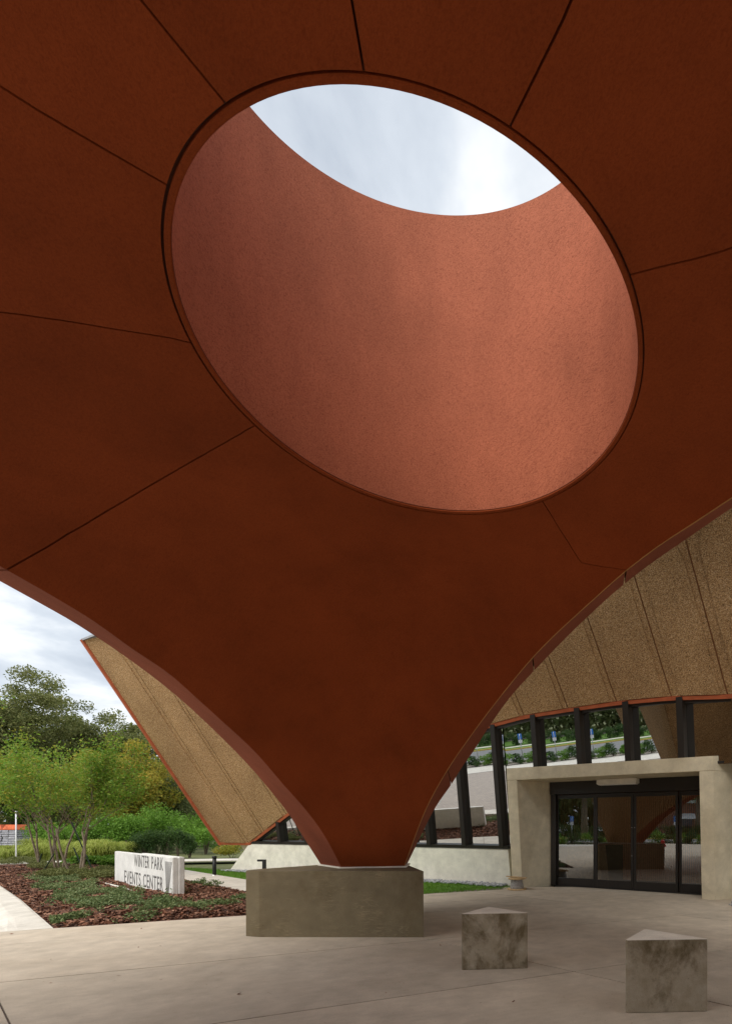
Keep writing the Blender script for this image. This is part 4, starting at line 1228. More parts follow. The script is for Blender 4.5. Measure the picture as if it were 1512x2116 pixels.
for i in range(6):
    f0, f1 = i / 6 + 0.015, (i + 0.40) / 6 + 0.015
    ta, tb = uA + (uB - uA) * f0, uA + (uB - uA) * f1
    ba, bb = uC + (uD - uC) * f0, uC + (uD - uC) * f1
    V = [sp(ba, -0.004, 0.05), sp(bb, -0.004, 0.05), sp(bb, 0.006, 0.05), sp(ba, 0.006, 0.05), sp(ta, -0.004, 0.74), sp(tb, -0.004, 0.74), sp(tb, 0.006, 0.74), sp(ta, 0.006, 0.74)]
    hexa('logo_bar', V, M['letter'], sign, 0)
# half-buried white pipe in front of the sign
pa, pb = at_z(*z2(605, 675)), at_z(*z2(880, 752))
tag(tube('buried_pipe', [pa * [1, 1, 0] + v3(0, 0, 0.095), (pa + pb) / 2 * [1, 1, 0] + v3(0, 0, 0.10), pb * [1, 1, 0] + v3(0, 0, 0.06)], 0.022, M['whitepvc'], n=8), 'thin pale pipe lying half buried in the mulch before the sign', 'pipe')

# ------------------------------------------------------------------ mulch chips and ground cover
def bed_points(n, amax=25.0):
    a = EDGE_A + 0.05 + rng.beta(0.9, 1.7, n) * (amax - EDGE_A); b = rng.uniform(BED_L + 0.03, BED_R - 0.03, n)
    M2 = np.linalg.inv(np.array([N1, N2]))
    P = (M2 @ np.vstack([a, b])).T
    edge = np.minimum.reduce([np.ones(n), (a - EDGE_A) / 0.5, (b - BED_L) / 0.4, (BED_R - b) / 0.4])
    z = -0.01 + edge * height_bed(a, b)
    return a, b, np.c_[P, z]
a, b, P = bed_points(42000)
P[:, 2] += rng.uniform(0.002, 0.03, len(P))
V = leaf_arrays(P, rng.uniform(0.035, 0.085, len(P)), 0.55, 0.75)
tag(quads_obj('mulch_chips', V, M['chip']), 'reddish brown bark mulch chips covering the planting bed', 'mulch', kind='stuff')
def vnoise(x, y, s, seed):
    r = np.random.default_rng(seed); g = r.random((64, 64))
    u = np.asarray(x) / s; w = np.asarray(y) / s
    i = np.floor(u).astype(int); j = np.floor(w).astype(int); fu = u - i; fw = w - j
    fu = fu * fu * (3 - 2 * fu); fw = fw * fw * (3 - 2 * fw)
    G = lambda p, q: g[p % 64, q % 64]
    return (G(i, j) * (1 - fu) + G(i + 1, j) * fu) * (1 - fw) + (G(i, j + 1) * (1 - fu) + G(i + 1, j + 1) * fu) * fw
a, b, P = bed_points(260000, 20.0)
m_ = vnoise(P[:, 0], P[:, 1], 0.5, 3) * 0.55 + vnoise(P[:, 0], P[:, 1], 0.17, 4) * 0.45
left_ = np.clip((b - BED_L - 0.35) / 0.3, 0, 1) * np.clip((BED_L + 1.75 - b) / 0.5, 0, 1)
front_ = np.clip((a - EDGE_A - 0.12) / 0.25, 0, 1) * np.clip((EDGE_A + 1.15 - a) / 0.5, 0, 1)
dens = np.maximum(left_ * 1.0, front_ * 0.95)
keep = (m_ + dens * 0.42 - 0.80) * 3.2 > rng.random(len(P))
Pk = P[keep]; mk_ = m_[keep]
Pk = Pk[:80000]; mk_ = mk_[:80000]
Pk[:, 2] += rng.uniform(0.01, 1.0, len(Pk)) ** 1.3 * (0.05 + 0.16 * np.clip(mk_ - 0.3, 0, 1))
print('cover leaves', len(Pk))
tag(quads_obj('ground_cover', leaf_arrays(Pk, 0.042, 0.5, 0.3), M['cover']), 'low dark green trailing ground cover over the mulch along kerb and plaza edge', 'ground cover', kind='stuff')

def clump(name, label, cat, c, rx, ry, h, n, size, mat, group=None, aspect=0.4, stems=5, flat=0.1, stem_mat='darkbark', lobes=7, zlo=0.3):
    """bush: leafy lobes over short stems"""
    t = thing(name, label, cat, tuple(c), 0, group)
    Ps = []
    for k in range(lobes):
        an_ = rng.uniform(0, 6.28); rr = math.sqrt(rng.random()) * 0.62
        lc = np.array([rx * rr * math.cos(an_), ry * rr * math.sin(an_), h * rng.uniform(zlo, 0.78)])
        q = rng.normal(size=(n // lobes, 3)); q /= np.linalg.norm(q, axis=1)[:, None]
        q *= (rng.random((len(q), 1)) ** 0.45) * np.array([rx, ry, h * 0.45]) * rng.uniform(0.42, 0.62)
        Ps.append(lc + q)
    P = np.vstack(Ps); P = P[P[:, 2] > 0.01]
    quads_obj('foliage', leaf_arrays(P, size, aspect, flat), mat, t)
    V = []; F = []
    for k in range(stems):
        e_ = np.array([rng.normal() * rx * 0.35, rng.normal() * ry * 0.35, h * rng.uniform(0.4, 0.7)])
        tube_data([np.array([e_[0] * 0.15, e_[1] * 0.15, -0.05]), e_ * [0.5, 0.5, 0.5], e_], [0.02 * h, 0.014 * h, 0.006 * h], 5, V, F)
    mesh_obj('stems', V, F, M[stem_mat], t)
    return t

# low juniper-like plants under the small trees
ORD = ('first', 'second', 'third', 'fourth', 'fifth', 'sixth', 'seventh', 'eighth', 'ninth', 'tenth', 'eleventh', 'twelfth', 'thirteenth', 'fourteenth', 'fifteenth')
def order(L): return {i: ORD[k] for k, i in enumerate(sorted(range(len(L)), key=lambda q: L[q][0]))}
_L = ((60, 1790, .5), (95, 1798, .55), (128, 1806, .5), (155, 1816, .45), (188, 1814, .5), (218, 1816, .45), (118, 1818, .38), (30, 1784, .6), (235, 1808, .4))
for i, (x, y, r_) in enumerate(_L):
    p = at_z(x, y + 4)
    clump('low_juniper', order(_L)[i] + ' feathery olive low plant from the left under the staked trees', 'shrub', (p[0], p[1], 0.0), r_ * 1.25, r_ * 1.0, 0.34, 2600, 0.06, M['juniper'], 'low plants under the staked trees', 0.28, 4, 0.0)
_L = ((172, 1789), (192, 1791), (212, 1792), (230, 1793))
for i, (x, y) in enumerate(_L):
    p = at_z(x, y)
    clump('leafy_perennial', order(_L)[i] + ' broad leaved green plant from the left in the row beside the sign', 'shrub', (p[0], p[1], 0.0), 0.55, 0.5, 0.42, 900, 0.12, M['shrub'], 'broad leaved plants behind the sign', 0.6, 4, 0.3)
# dark little tufts at the plaza edge
_L = ((470, 1880), (498, 1868), (430, 1882), (385, 1886), (340, 1872), (412, 1832), (440, 1836))
for i, (x, y) in enumerate(_L):
    p = at_z(x, y)
    clump('ground_tuft', order(_L)[i] + ' small dark tuft from the left in the mulch near the plinth', 'shrub', (p[0], p[1], 0.01), 0.24, 0.22, 0.2, 380, 0.045, M['cover'], 'small tufts in the mulch', 0.45, 3, 0.2)

# ------------------------------------------------------------------ trees
def tree(name, label, base, height, rx, rz, zc, ncl, nleaf, size, mat, bark, tr, group=None, cl_r=0.8, lean=(0, 0), flat=0.1, skew=0.0, surf=0.55, seed=None):
    global rng
    old = rng
    if seed is not None: rng = np.random.default_rng(seed)
    t = thing(name, label, 'tree', tuple(base), 0, group)
    cs = []
    while len(cs) < ncl:
        q = rng.normal(size=3); q /= np.linalg.norm(q)
        r = rng.random() ** (1 / 3)
        r = surf + (1 - surf) * r if rng.random() < 0.75 else r
        bump_ = 0.72 + 0.38 * math.sin(q[0] * 5 + q[1] * 3.3 + q[2] * 4) * math.cos(q[1] * 4.1 - q[2] * 3)
        c = q * r * bump_ * np.array([rx, rx, rz]) + np.array([lean[0], lean[1], zc])
        if c[2] > height * 0.16: cs.append(c)
    cs = np.array(cs)
    Ps = []
    for c in cs:
        k = int(nleaf * rng.uniform(0.6, 1.4))
        q = rng.normal(size=(k, 3)); q /= np.linalg.norm(q, axis=1)[:, None]
        q *= rng.random((k, 1)) ** 0.42 * cl_r * rng.uniform(0.6, 1.2) * np.array([1.0, 1.0, 0.72])
        Ps.append(c + q)
    P = np.vstack(Ps)
    quads_obj('crown', leaf_arrays(P, size, 0.55, flat), mat, t)
    V = []; F = []
    fork = np.array([lean[0] * 0.3, lean[1] * 0.3, zc - rz * 0.62])
    fork[2] = max(fork[2], height * 0.16)
    tube_data([(0, 0, -0.2), (fork[0] * 0.3 + rng.normal() * tr * 0.4, fork[1] * 0.3, fork[2] * 0.45), fork], [tr * 1.25, tr, tr * 0.8], 9, V, F)
    order = rng.permutation(len(cs))[:min(26, len(cs))]
    for k in order:
        c = cs[k]; mid = fork * 0.45 + c * 0.55 + rng.normal(size=3) * 0.06 * rx; mid[2] -= 0.06 * rz
        tube_data([fork - [0, 0, 0.1], fork * 0.75 + c * 0.25 + rng.normal(size=3) * 0.03 * rx, mid, c], [tr * 0.5, tr * 0.36, tr * 0.2, tr * 0.05], 6, V, F)
    mesh_obj('trunk', V, F, bark, t, smooth=True)
    rng = old
    return t
def gp_(x, Y, z=-0.15): return np.array([(x - PX0) / FPX * Y, Y, z])

def myrtle(base, height, nst, label, spread, nleaf, seed, sway):
    nleaf = nleaf * 1.25
    """multi-stemmed crape myrtle: thin smooth stems fanning into a loose crown"""
    global rng
    old = rng; rng = np.random.default_rng(seed)
    t = thing('crape_myrtle', label, 'tree', tuple(base), 0, 'staked multi-stem trees')
    tips = []
    for k in range(nst):
        an_ = 6.28 * k / nst + rng.normal() * 0.4
        r0 = rng.uniform(0.06, 0.24)
        p = np.array([r0 * math.cos(an_), r0 * math.sin(an_) * 0.8, -0.05])
        dirv = np.array([math.cos(an_) * 0.16 + sway[0] * 0.1, math.sin(an_) * 0.16 + sway[1] * 0.1, 1.0])
        pts = [p]; rad = [0.034]
        seg = height * rng.uniform(0.30, 0.40) / 5
        for j in range(5):
            dirv = dirv + rng.normal(size=3) * [0.07, 0.07, 0.0]
            p = p + unit(dirv) * seg; pts.append(p); rad.append(0.034 - 0.0028 * (j + 1))
        V, F = tube_data(pts, rad, 8)
        # branching above
        def grow(p, d, L, r, lev):
            n_ = 3
            q = p; ps = [p]; rr = [r]
            for j in range(n_):
                d = unit(d + rng.normal(size=3) * 0.13 + np.array([0, 0, 0.04])); q = q + d * L / n_; ps.append(q); rr.append(r * (1 - 0.45 * (j + 1) / n_))
            tube_data(ps, rr, 5, V, F)
            if lev <= 2: tips.append((q, d)); tips.append((ps[1 + int(rng.random() < 0.5)], d))
            if lev == 0: return
            for j in range(3 if lev > 1 else 3):
                a_ = rng.uniform(0, 6.28); o_ = np.array([math.cos(a_), math.sin(a_), 0.15]) * rng.uniform(0.4, 0.85) * spread
                grow(q if j < 2 else ps[1], unit(d + o_), L * rng.uniform(0.45, 1.0), r * 0.5, lev - 1)
        for j in range(3):
            a_ = an_ + rng.normal() * 0.8
            grow(pts[5 - (j > 1)], unit(dirv + np.array([math.cos(a_), math.sin(a_), 0]) * rng.uniform(0.35, 0.9)), height * rng.uniform(0.13, 0.24), 0.016, 3)
        mesh_obj('stem', V, F, M['bark'], t, smooth=True)
    Ps = []
    for q, d in tips:
        k = max(3, int(nleaf * rng.uniform(0.3, 1.5)))
        s_ = rng.random((k, 1))
        Ps.append(q + d * (s_ - 0.35) * 0.42 + rng.normal(size=(k, 3)) * [0.10, 0.10, 0.06])
    P = np.vstack(Ps)
    print(label[:20], 'tips', len(tips), 'leaves', len(P))
    quads_obj('crown', leaf_arrays(P, 0.078, 0.5, 0.2), M['myrtle'], t)
    rng = old
    return t
mA = at_z(95, 1797); mB = at_z(127, 1806); mC = at_z(157, 1817)
myrtle((mC[0], mC[1], 0.04), 4.3, 3, 'light green crape myrtle nearest the white sign, with pale thin stems', 0.5, 13, 27, (-0.5, -0.2))
myrtle((mB[0], mB[1], 0.04), 4.5, 3, 'middle one of the three staked crape myrtles, green turning orange', 0.6, 12, 22, (-0.3, 0))
myrtle((mA[0], mA[1], 0.04), 4.7, 4, 'farthest left of the three staked crape myrtles in the bed', 0.7, 12, 23, (-0.6, 0.2))
def stake(x0, y0, x1, y1, Y, label):
    a = gp_(x0, Y, 0); a[2] = EYE + (PY0 - y0) / FPX * Y; b = gp_(x1, Y, 0); b[2] = 0.02
    tag(tube('tree_stake', [a, b], 0.016, M['strap'], n=6), label, 'stake', 'dark bracing straps of the young trees')
stake(148, 1700, 196, 1781, 14.6, 'dark guy strap slanting right from the crape myrtle nearest the sign')
stake(152, 1752, 178, 1786, 14.3, 'short dark guy strap just left of the longest strap')
stake(112, 1765, 86, 1806, 15.2, 'dark guy strap slanting left between the small trees')
stake(86, 1765, 76, 1791, 16.5, 'leftmost short dark brace among the small trees')

# background trees
tree('live_oak', 'big dark green oak rising above the others at far left', gp_(35, 46), 15, 10.5, 6.8, 8.0, 380, 340, 0.2, M['oak'], M['darkbark'], 0.42, 'background trees', 1.15, seed=31)
tree('live_oak', 'dark oak partly cut off by the left frame edge', gp_(-110, 40), 13.5, 7.0, 5.8, 7.8, 220, 300, 0.2, M['oak'], M['darkbark'], 0.36, 'background trees', 1.4, seed=32)
tree('live_oak', 'dark green oak shoulder sloping down toward the building corner', gp_(250, 50), 12, 6.0, 5.0, 6.0, 240, 300, 0.22, M['oak'], M['darkbark'], 0.36, 'background trees', 1.1, seed=43)
tree('live_oak', 'dark green oak filling the skyline between the tall oak and its shoulder', gp_(165, 49), 13, 6.0, 5.6, 7.2, 240, 320, 0.2, M['oak'], M['darkbark'], 0.36, 'background trees', 1.1, seed=44)
tree('yellow_tree', 'golden yellow autumn tree between the oak and the building corner', gp_(262, 31), 6.6, 2.6, 2.5, 4.0, 95, 260, 0.15, M['yellow'], M['bark'], 0.13, 'background trees', 0.9, seed=33)
tree('yellow_tree', 'shorter yellowing tree close behind the small crape myrtles', gp_(215, 33), 6.6, 2.3, 2.2, 4.2, 70, 260, 0.15, M['yellow'], M['darkbark'], 0.16, 'background trees', 0.9, seed=34)
tree('olive_tree', 'soft grey green tree right of the golden tree', gp_(352, 34), 5.6, 1.7, 2.3, 3.2, 70, 260, 0.13, M['olive'], M['bark'], 0.1, 'background trees', 0.8, seed=35)
tree('green_tree', 'mid green tree peeking out below the slanting building corner', gp_(405, 40), 6.2, 3.2, 2.6, 3.4, 80, 260, 0.17, M['shrub'], M['darkbark'], 0.15, 'background trees', 1.0, seed=36)
tree('green_tree', 'darker green tree farthest right under the building corner', gp_(465, 44), 6.0, 3.6, 2.6, 3.2, 80, 240, 0.18, M['podo'], M['darkbark'], 0.15, 'background trees', 1.1, seed=37)
tree('green_tree', 'leafy green tree filling the gap behind the left crape myrtle', gp_(85, 44), 7.5, 3.6, 2.8, 4.0, 90, 260, 0.15, M['shrub'], M['darkbark'], 0.14, 'background trees', 0.9, seed=38)
tree('green_tree', 'leafy green tree behind the middle crape myrtle', gp_(150, 36), 6.4, 3.0, 2.4, 3.5, 90, 260, 0.15, M['olive'], M['darkbark'], 0.14, 'background trees', 0.9, seed=39)
tree('far_oak', 'distant dark oak behind the golden tree', gp_(300, 60), 10, 6.5, 4.0, 5.6, 110, 240, 0.28, M['oak'], M['darkbark'], 0.3, 'background trees', 1.4, seed=40)
tree('far_oak', 'distant dark oak low behind the building corner', gp_(430, 70), 9, 7.5, 3.8, 4.8, 110, 220, 0.3, M['oak'], M['darkbark'], 0.3, 'background trees', 1.4, seed=41)
# far wood closing the horizon
az = rng.uniform(math.radians(95), math.radians(175), 60000)
rr = rng.uniform(84, 100, len(az))
top = 4.5 + 3.0 * vnoise(np.degrees(az), 0 * az + 3, 4.0, 9) + 1.6 * vnoise(np.degrees(az), 0 * az + 9, 1.1, 10)
P = np.c_[rr * np.cos(az), rr * np.sin(az), -0.2 + top * rng.random(len(az)) ** 0.8]
tag(quads_obj('far_wood', leaf_arrays(P, 0.55, 0.6, 0.1), M['oak']), 'dark far-off line of woodland closing the horizon', 'wood', kind='stuff')
# shrubs
_L = ((276, 1.35), (299, 1.55), (322, 1.5), (346, 1.6), (368, 1.45), (392, 1.2))
for i, (x, h_) in enumerate(_L):
    p = at_z(x, 1771 - i * 0.3)
    clump('upright_shrub', order(_L)[i] + ' dark upright shrub from the left in the row behind the sign', 'shrub', (p[0], p[1], -0.05), 0.42, 0.42, h_, 2400, 0.085, M['podo'], 'upright shrubs behind the sign', 0.3, 4, 0.0, lobes=9)
_L = ((236, 27, 1.2, 2.5), (266, 27.5, 1.2, 2.7), (300, 29, 1.5, 3.0), (340, 30, 1.4, 2.8), (385, 30, 1.5, 2.5), (425, 29, 1.2, 1.6), (112, 29, 1.2, 1.9), (86, 31, 1.1, 1.9), (150, 28, 1.3, 1.8), (190, 29, 1.2, 2.0))
for i, (x, Y, r_, h_) in enumerate(_L):
    p = gp_(x, Y, -0.1)
    clump('leafy_shrub', order(_L)[i] + ' loose bright green bush from the left in the thicket beyond the path', 'shrub', p, r_, r_, h_, 3200, 0.12, M['shrub'], 'bushes of the thicket', 0.45, 5, 0.0, lobes=9)
p = at_z(478, 1768)
clump('yellow_shrub', 'small yellow green bush under the slanting building corner', 'shrub', (p[0], p[1], -0.1), 1.0, 0.7, 0.75, 1800, 0.09, M['yellow'], None, 0.45, 4, 0.1)

def fountain(c, h, n, label='tufted yellow green ornamental grass mound across the path'):
    t = thing('ornamental_grass', label, 'grass', tuple(c), 0, 'ornamental grass mounds')
    an_ = rng.uniform(0, 6.28, n); sp_r = rng.uniform(0.15, 1.0, n) * h * 0.85; hh = h * rng.uniform(0.55, 1.1, n)
    d = np.c_[np.cos(an_), np.sin(an_)]; s = np.c_[-d[:, 1], d[:, 0]] * 0.010
    b0 = rng.normal(0, 0.14 * h, (n, 2))
    lv = [(0.0, 0.0, 1.0), (0.3, 0.75, 0.9), (0.75, 1.0, 0.6), (1.15, 0.72, 0.05)]
    pts = []
    for f, g, w_ in lv:
        ctr = np.c_[b0 + d * (sp_r * f)[:, None], hh * g]
        wv = np.c_[s * w_, np.zeros(n)]
        pts.append((ctr - wv, ctr + wv))
    Q = []
    for k in range(3):
        Q.append(np.stack([pts[k][0], pts[k][1], pts[k + 1][1], pts[k + 1][0]], 1))
    quads_obj('blades', np.concatenate(Q, 1).reshape(-1, 3), M['fountain'], t)
_L = ((-10, 1774), (22, 1776), (52, 1775), (80, 1776), (8, 1766), (40, 1765), (70, 1766), (178, 1775), (202, 1776), (228, 1775), (190, 1766), (218, 1765), (120, 1771), (148, 1772), (252, 1772))
for i, (x, y) in enumerate(_L):
    p = at_z(x, y); fountain((p[0], p[1], -0.12), (0.55 if x < 60 else rng.uniform(0.75, 1.15)), 620, order(_L)[i] + ' yellow green ornamental grass mound from the left across the path')

# ------------------------------------------------------------------ street furniture and small things
def pallet(x, Y, label):
    b = gp_(x, Y, -0.15)
    t = thing('sack_pallet', label, 'pallet', tuple(b), rng.uniform(-0.2, 0.2), 'pallets of stacked sacks')
    box('wood_base', (-0.6, -0.5, 0), (0.6, 0.5, 0.13), M['plywood'], t)
    for k in range(7):
        for j in range(2):
            o = box('sack', (-0.6 + 0.605 * j, -0.5, 0.14 + k * 0.17), (-0.01 + 0.605 * j, 0.5, 0.14 + k * 0.17 + 0.155), M['greybag'], t, 0.05)
            o.location = (rng.normal() * 0.02, rng.normal() * 0.02, 0)
    V = []; F = []
    prism('wrap', [(-0.62, -0.52), (0.62, -0.52), (0.62, 0.52), (-0.62, 0.52)], 1.335, 1.72, M['orangewrap'], t, 0.03, [(-0.36, -0.4), (0.44, -0.4), (0.44, 0.42), (-0.36, 0.42)])
pallet(34, 38, 'pallet of grey sacks under orange wrap, right of the white post')
pallet(0, 38.5, 'pallet of grey sacks under orange wrap at the very left edge')
p = at_z(33, 1782)
post = thing('marker_post', 'slim white post standing at the path before the grasses', 'post', (p[0], p[1], -0.1))
tube('pole', [(0, 0, 0), (0, 0, 2.12)], 0.022, M['whitepaint'], post, 10)
tube('cap', [(0, 0, 2.122), (0, 0, 2.16)], 0.04, M['steel'], post, 10)
# bollard and hooked path light
p = at_z(443, 1809)
bo = thing('bollard_light', 'short black bollard light on the lawn beside the walk', 'bollard', (p[0], p[1], -0.02))
tube('post', [(0, 0, 0), (0, 0, 0.52)], 0.05, M['blackmetal'], bo, 12)
tube('head', [(0, 0, 0.523), (0, 0, 0.585)], 0.062, M['blackmetal'], bo, 12)
tube('base_flange', [(0, 0, 0.0), (0, 0, 0.03)], 0.075, M['steel'], bo, 12)
q = at_plane(546, 1781, v3(0, 12.35, 0), v3(0, 1, 0))
hk = thing('hooked_path_light', 'black hook-shaped path light peeking over the concrete plinth', 'light', (q[0], q[1], -0.02))
hh = q[2] + 0.02
box('post', (-0.035, -0.03, 0), (0.035, 0.03, hh), M['blackmetal'], hk, 0.004)
box('arm', (-0.16, -0.03, hh + 0.001), (0.035, 0.03, hh + 0.05), M['blackmetal'], hk, 0.004)
# cable spool with a board on top
p = at_z(1067, 1840)
spn = thing('cable_spool', 'small wooden spool wound with grey cable at the foot of the portal', 'spool', (p[0], p[1] + 0.1, 0.002), 0.3)
tube('flange', [(0, 0, 0), (0, 0, 0.025)], 0.22, M['plywood'], spn, 24)
tube('winding', [(0, 0, 0.026), (0, 0, 0.05), (0, 0, 0.22), (0, 0, 0.238)], [0.15, 0.155, 0.125, 0.12], M['cable'], spn, 24)
tube('flange', [(0, 0, 0.24), (0, 0, 0.265)], 0.2, M['plywood'], spn, 24)
bd = bar('loose_board', (p[0] - 0.24, p[1] + 0.13, 0.302), (p[0] + 0.22, p[1] + 0.05, 0.272), (0.012, 0.05, 0), (0, 0, 0.008), M['plywood'])
tag(bd, 'thin scrap board lying on the cable spool', 'board')

# gravel strips
def gravel(name, label, n, fn):
    ico = bmesh.new(); bmesh.ops.create_icosphere(ico, subdivisions=1, radius=1.0)
    bv_ = np.array([v.co[:] for v in ico.verts]); bf_ = np.array([[v.index for v in f.verts] for f in ico.faces]); ico.free()
    P = fn(n)
    sc = rng.uniform(0.018, 0.042, (n, 1, 1)) * rng.uniform(0.7, 1.2, (n, 1, 3)) * np.array([1, 1, 0.7])
    V = (bv_[None] * (1 + rng.normal(0, 0.12, (n, len(bv_), 1))) * sc + P[:, None]).reshape(-1, 3)
    F = (bf_[None] + (np.arange(n) * len(bv_))[:, None, None]).reshape(-1, 3)
    tag(quads_obj(name, V[F.ravel()], M['pebble'], nper=3), label, 'gravel', kind='stuff')
def gfn(n):
    u = rng.uniform(u_flat - 1.0, uP - 0.02, n); d = rng.uniform(0.02, 0.40, n)
    return np.array([w_fr(a_)[0] + w_fr(a_)[2] * (0.02 + b_) for a_, b_ in zip(u, d)]) + np.c_[0 * u, 0 * u, rng.uniform(-0.01, 0.035, n)]
gravel('wall_gravel', 'grey pebble strip along the foot of the pale wall', 2600, gfn)
def gfn2(n):
    u = rng.uniform(4.15, 7.0, n); d = rng.uniform(-0.1, 0.75, n)
    return np.array([w_fr(a_)[0] + w_fr(a_)[2] * b_ for a_, b_ in zip(u, d)]) + np.c_[0 * u, 0 * u, rng.uniform(-0.01, 0.04, n)]
gravel('portal_gravel', 'grey pebbles at the right foot of the portal', 1400, gfn2)
# debris on the plaza: a few fallen leaves
for i in range(22):
    x, y = rng.uniform(20, 1480), rng.uniform(1905, 2100)
    p = at_z(x, y)
    if (p[:2] @ N1) > EDGE_A - 0.1: continue
    V = leaf_arrays(np.array([[0, 0, 0.006]]), 0.035, 0.6, 0.95)
    o = quads_obj('fallen_leaf', V, M['chip'])
    o.location = (p[0], p[1], 0.002); o.rotation_euler = (0, 0, rng.uniform(0, 6))
    tag(o, 'small dry brown leaf lying on the plaza paving', 'leaf', 'fallen leaves on the plaza')

# ------------------------------------------------------------------ the street behind the photographer, mirrored in the glass
sdx = unit(v3(0.57, -0.82, 0)); snx = v3(-sdx[1], sdx[0], 0); snx = snx if snx[0] < 0 else -snx   # along / away
H0 = v3(-27.5, -4.0, 0)
def stp(u, d): return (H0 + sdx * u + snx * d)[:2]
def strip(name, u0, u1, d0, d1, z, mat): return struct(sheet(name, [stp(u0, d0), stp(u1, d0), stp(u1, d1), stp(u0, d1)], z, mat))
strip('pavement', -60, 60, -5.0, -0.9, -0.112, M['kerb'])
strip('street', -80, 80, 1.2, 17.0, -0.125, M['asphalt'])
for nm, d in (('near_kerb', 1.0), ('far_kerb', 17.0)):
    o = bar(nm, (*stp(-80, d + 0.12), -0.05), (*stp(80, d + 0.12), -0.05), snx * 0.12, (0, 0, 0.08), M['yellowpaint'] if d > 5 else M['kerb'])
    struct(o)
strip('far_pavement', -80, 80, 21.5, 23.4, -0.10, M['kerb'])
for i in range(44):
    u = -20 + i * 1.05; q = stp(u, rng.uniform(-0.1, 0.1))
    clump('hedge_shrub', 'green clipped shrub in the hedge mirrored in the windows', 'shrub', (q[0], q[1], -0.12), 0.95, 0.75, 1.0 + rng.uniform(-0.1, 0.3), 1000, 0.13, M['podo'] if i % 2 else M['shrub'], 'hedge shrubs along the street', 0.5, 3, 0.1, lobes=7, zlo=0.15)
strip('verge', -80, 80, 17.25, 21.5, -0.11, M['lawn'])
strip('far_verge', -80, 80, 23.4, 38, -0.115, M['lawn'])
for i in range(34):
    u = -34 + i * 1.9; q = stp(u, 25.5 + rng.uniform(-0.3, 0.3))
    clump('far_hedge_shrub', 'tall dark hedge shrub across the mirrored street', 'shrub', (q[0], q[1], -0.12), 1.7, 1.2, 1.9, 1100, 0.2, M['podo'], 'hedge shrubs across the street', 0.5, 3, 0.1, lobes=8, zlo=0.12)
uu_w = rng.uniform(-75, 75, 45000); dd_w = rng.uniform(40, 52, 45000)
tp_w = 5.5 + 5.0 * vnoise(uu_w, 0 * uu_w + 2, 7.0, 12) + 2.0 * vnoise(uu_w, 0 * uu_w, 1.7, 13)
P = H0 + np.outer(uu_w, sdx) + np.outer(dd_w, snx); P[:, 2] = -0.2 + tp_w * rng.random(len(uu_w)) ** 0.8
tag(quads_obj('street_wood', leaf_arrays(P, 1.0, 0.6, 0.1), M['olive']), 'dense row of trees beyond the mirrored street', 'wood', kind='stuff')
def psign(u, d, label):
    q = stp(u, d); ang_ = math.atan2(snx[1], snx[0]) + math.pi / 2
    t = thing('parking_sign', label, 'sign', (q[0], q[1], -0.12), ang_)
    tube('pole', [(0, 0, 0), (0, 0, 2.45)], 0.03, M['steel'], t, 8)
    box('plate', (-0.17, -0.045, 1.98), (0.17, -0.031, 2.47), M['bluesign'], t, 0.004)
    box('symbol', (-0.10, -0.0475, 2.12), (0.10, -0.0455, 2.38), M['whitepaint'], t)
    box('plate', (-0.17, -0.045, 1.68), (0.17, -0.031, 1.95), M['whitepaint'], t, 0.004)
psign(-4.0, 0.75, 'blue parking sign mirrored leftmost in the windows')
psign(4.2, 0.75, 'blue parking sign mirrored just right of the second mullion')
psign(13.5, 0.75, 'blue parking sign mirrored largest, above the door portal')
for u, d, s_, lab, sd_ in ((7, 22.5, 12, 'street tree with a pale trunk mirrored in the upper windows', 51), (24, 29, 13, 'dark tree mirrored right of centre in the doors', 52), (-14, 29, 13, 'dark tree at the left of the mirrored street', 53), (38, 22, 12, 'leafy tree mirrored in the right door', 54)):
    q = stp(u, d)
    tree('street_tree', lab, (q[0], q[1], -0.12), s_, 4.6, 3.2, 8.2, 70, 200, 0.24, M['oak'], M['bark'], 0.42, 'trees across the street', 1.3, seed=sd_)
q = v3(-11.5, -9.5, 0)
tree('young_tree', 'spindly young tree mirrored beside the dark leg reflection', (-15.5, -17.0, -0.12), 4.2, 1.3, 1.3, 2.9, 26, 90, 0.10, M['yellow'], M['bark'], 0.05, 'trees across the street', 0.5, seed=55)
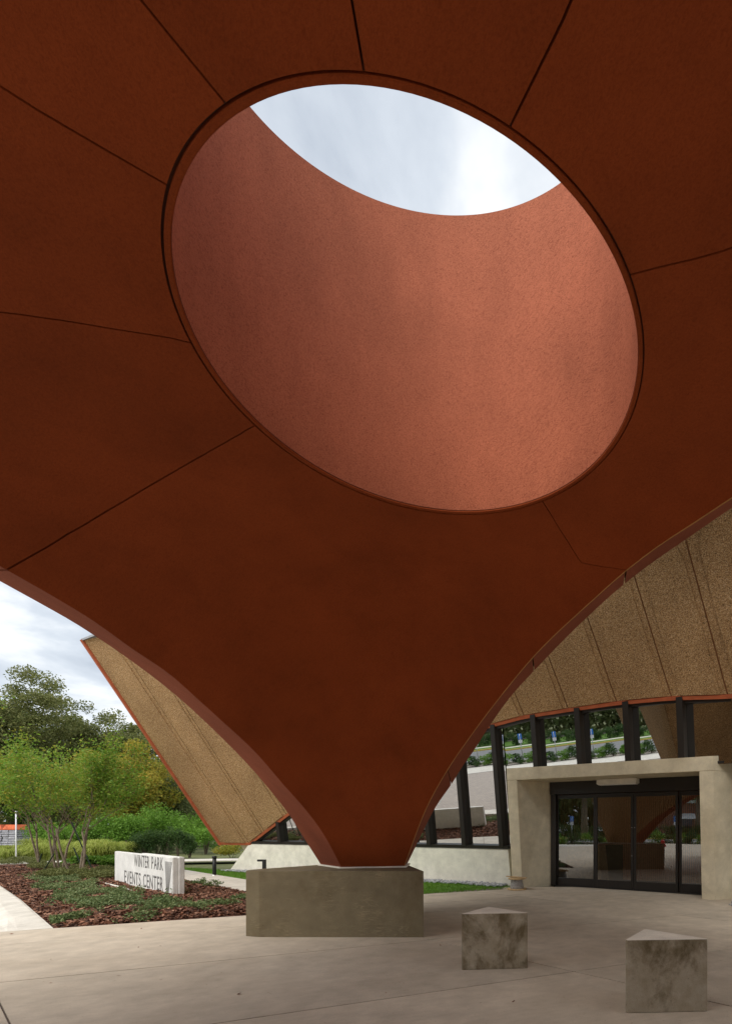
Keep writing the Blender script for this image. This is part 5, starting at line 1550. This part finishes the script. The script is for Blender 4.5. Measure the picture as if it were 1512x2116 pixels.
def car(u, d, rz, paint, label):
    q = stp(u, d)
    t = thing('parked_car', label, 'car', (q[0], q[1], -0.12), rz, 'cars parked across the street')
    prof = [(-2.2, 0.35), (-2.25, 0.75), (-1.5, 0.95), (-0.8, 1.42), (0.9, 1.45), (1.6, 1.0), (2.2, 0.9), (2.25, 0.4)]
    bm = bmesh.new()
    L = [bm.verts.new((x, -0.86 if z < 1.1 else -0.68, z)) for x, z in prof]; R = [bm.verts.new((x, 0.86 if z < 1.1 else 0.68, z)) for x, z in prof]
    bm.faces.new(L); bm.faces.new(R[::-1])
    for i in range(len(prof)):
        j = (i + 1) % len(prof); bm.faces.new((L[i], R[i], R[j], L[j]))
    bmesh.ops.bevel(bm, geom=list(bm.edges), offset=0.06, segments=2, affect='EDGES')
    bm_obj('body', bm, paint, t, True)
    for s_ in (-1, 1):
        mesh_obj('side_window', [(-1.1, s_ * 0.87, 1.0), (1.2, s_ * 0.87, 1.02), (0.8, s_ * 0.73, 1.36), (-0.75, s_ * 0.73, 1.34)], [(0, 1, 2, 3)], M['carglass'], t)
        for xx in (-1.35, 1.4):
            V, F = tube_data([(xx, s_ * 0.68, 0.33), (xx, s_ * 0.9, 0.33)], [0.33, 0.33], 16)
            mesh_obj('wheel', V, F, M['rubber'], t)
    mesh_obj('windscreen', [(1.62, -0.66, 1.02), (1.62, 0.66, 1.02), (0.95, 0.6, 1.43), (0.95, -0.6, 1.43)], [(0, 1, 2, 3)], M['carglass'], t)
ra_ = math.atan2(sdx[1], sdx[0])
car(10, 29, ra_ + 1.5, M['carwhite'], 'white car parked across the mirrored street')
car(14, 29, ra_ + 1.5, M['carblue'], 'grey blue car parked beside the white one in the reflection')
car(4, 29.5, ra_ + 1.5, M['carwhite'], 'white car half hidden by the pale street trunk')
# brick building with pale awnings across the street
q = stp(32, 40)
bb = thing('brick_shop', 'red brick building with pale awnings mirrored in the glass doors', 'building', (q[0], q[1], -0.12), ra_)
box('wall', (-22, -5, 0), (22, 5, 5.2), M['brick'], bb)
box('roof', (-22.4, -5.4, 5.201), (22.4, 5.4, 5.6), M['whitepaint'], bb)
sgn = 1 if (Matrix.Rotation(ra_, 3, 'Z') @ Vector((0, 1, 0))) @ Vector(-snx) > 0 else -1
for i in range(8):
    x = -19 + i * 5.4
    w_ = box('window', (x - 1.0, sgn * 5.02 - 0.03, 0.8), (x + 1.0, sgn * 5.02 + 0.03, 2.9), M['carglass'], bb)
    box('frame', (x - 1.1, sgn * 5.06 - 0.03, 0.7), (x + 1.1, sgn * 5.06 + 0.02, 0.8), M['whitepaint'], w_)
    prism('awning', [(x - 1.4, sgn * 5.01), (x + 1.4, sgn * 5.01), (x + 1.4, sgn * 6.2), (x - 1.4, sgn * 6.2)], [3.0, 3.0, 2.7, 2.7], [3.6, 3.6, 2.75, 2.75], M['whitepaint'], bb)
# hydrant
hy = thing('fire_hydrant', 'red fire hydrant mirrored in the right glass door', 'hydrant', (-10.2, -2.6, -0.1))
tube('barrel', [(0, 0, 0), (0, 0, 0.06), (0, 0, 0.065), (0, 0, 0.6), (0, 0, 0.68), (0, 0, 0.76)], [0.17, 0.17, 0.11, 0.11, 0.13, 0.05], M['redpaint'], hy, 16)
tube('outlet', [(-0.19, 0, 0.46), (0.19, 0, 0.46)], 0.06, M['redpaint'], hy, 12)
tube('outlet', [(0, 0, 0.42), (0, -0.2, 0.42)], 0.075, M['redpaint'], hy, 12)
tube('cap_nut', [(0, 0, 0.761), (0, 0, 0.82)], 0.03, M['redpaint'], hy, 6)
# blue bay line on the drive pavers
pa, pb = v3(-17.3, 3.6, 0), v3(-20.9, -0.6, 0)
struct(bar('bay_marking', (*pa[:2], -0.126), (*pb[:2], -0.126), unit(np.cross(pb - pa, v3(0, 0, 1))) * 0.12, (0, 0, 0.003), M['bluesign']))
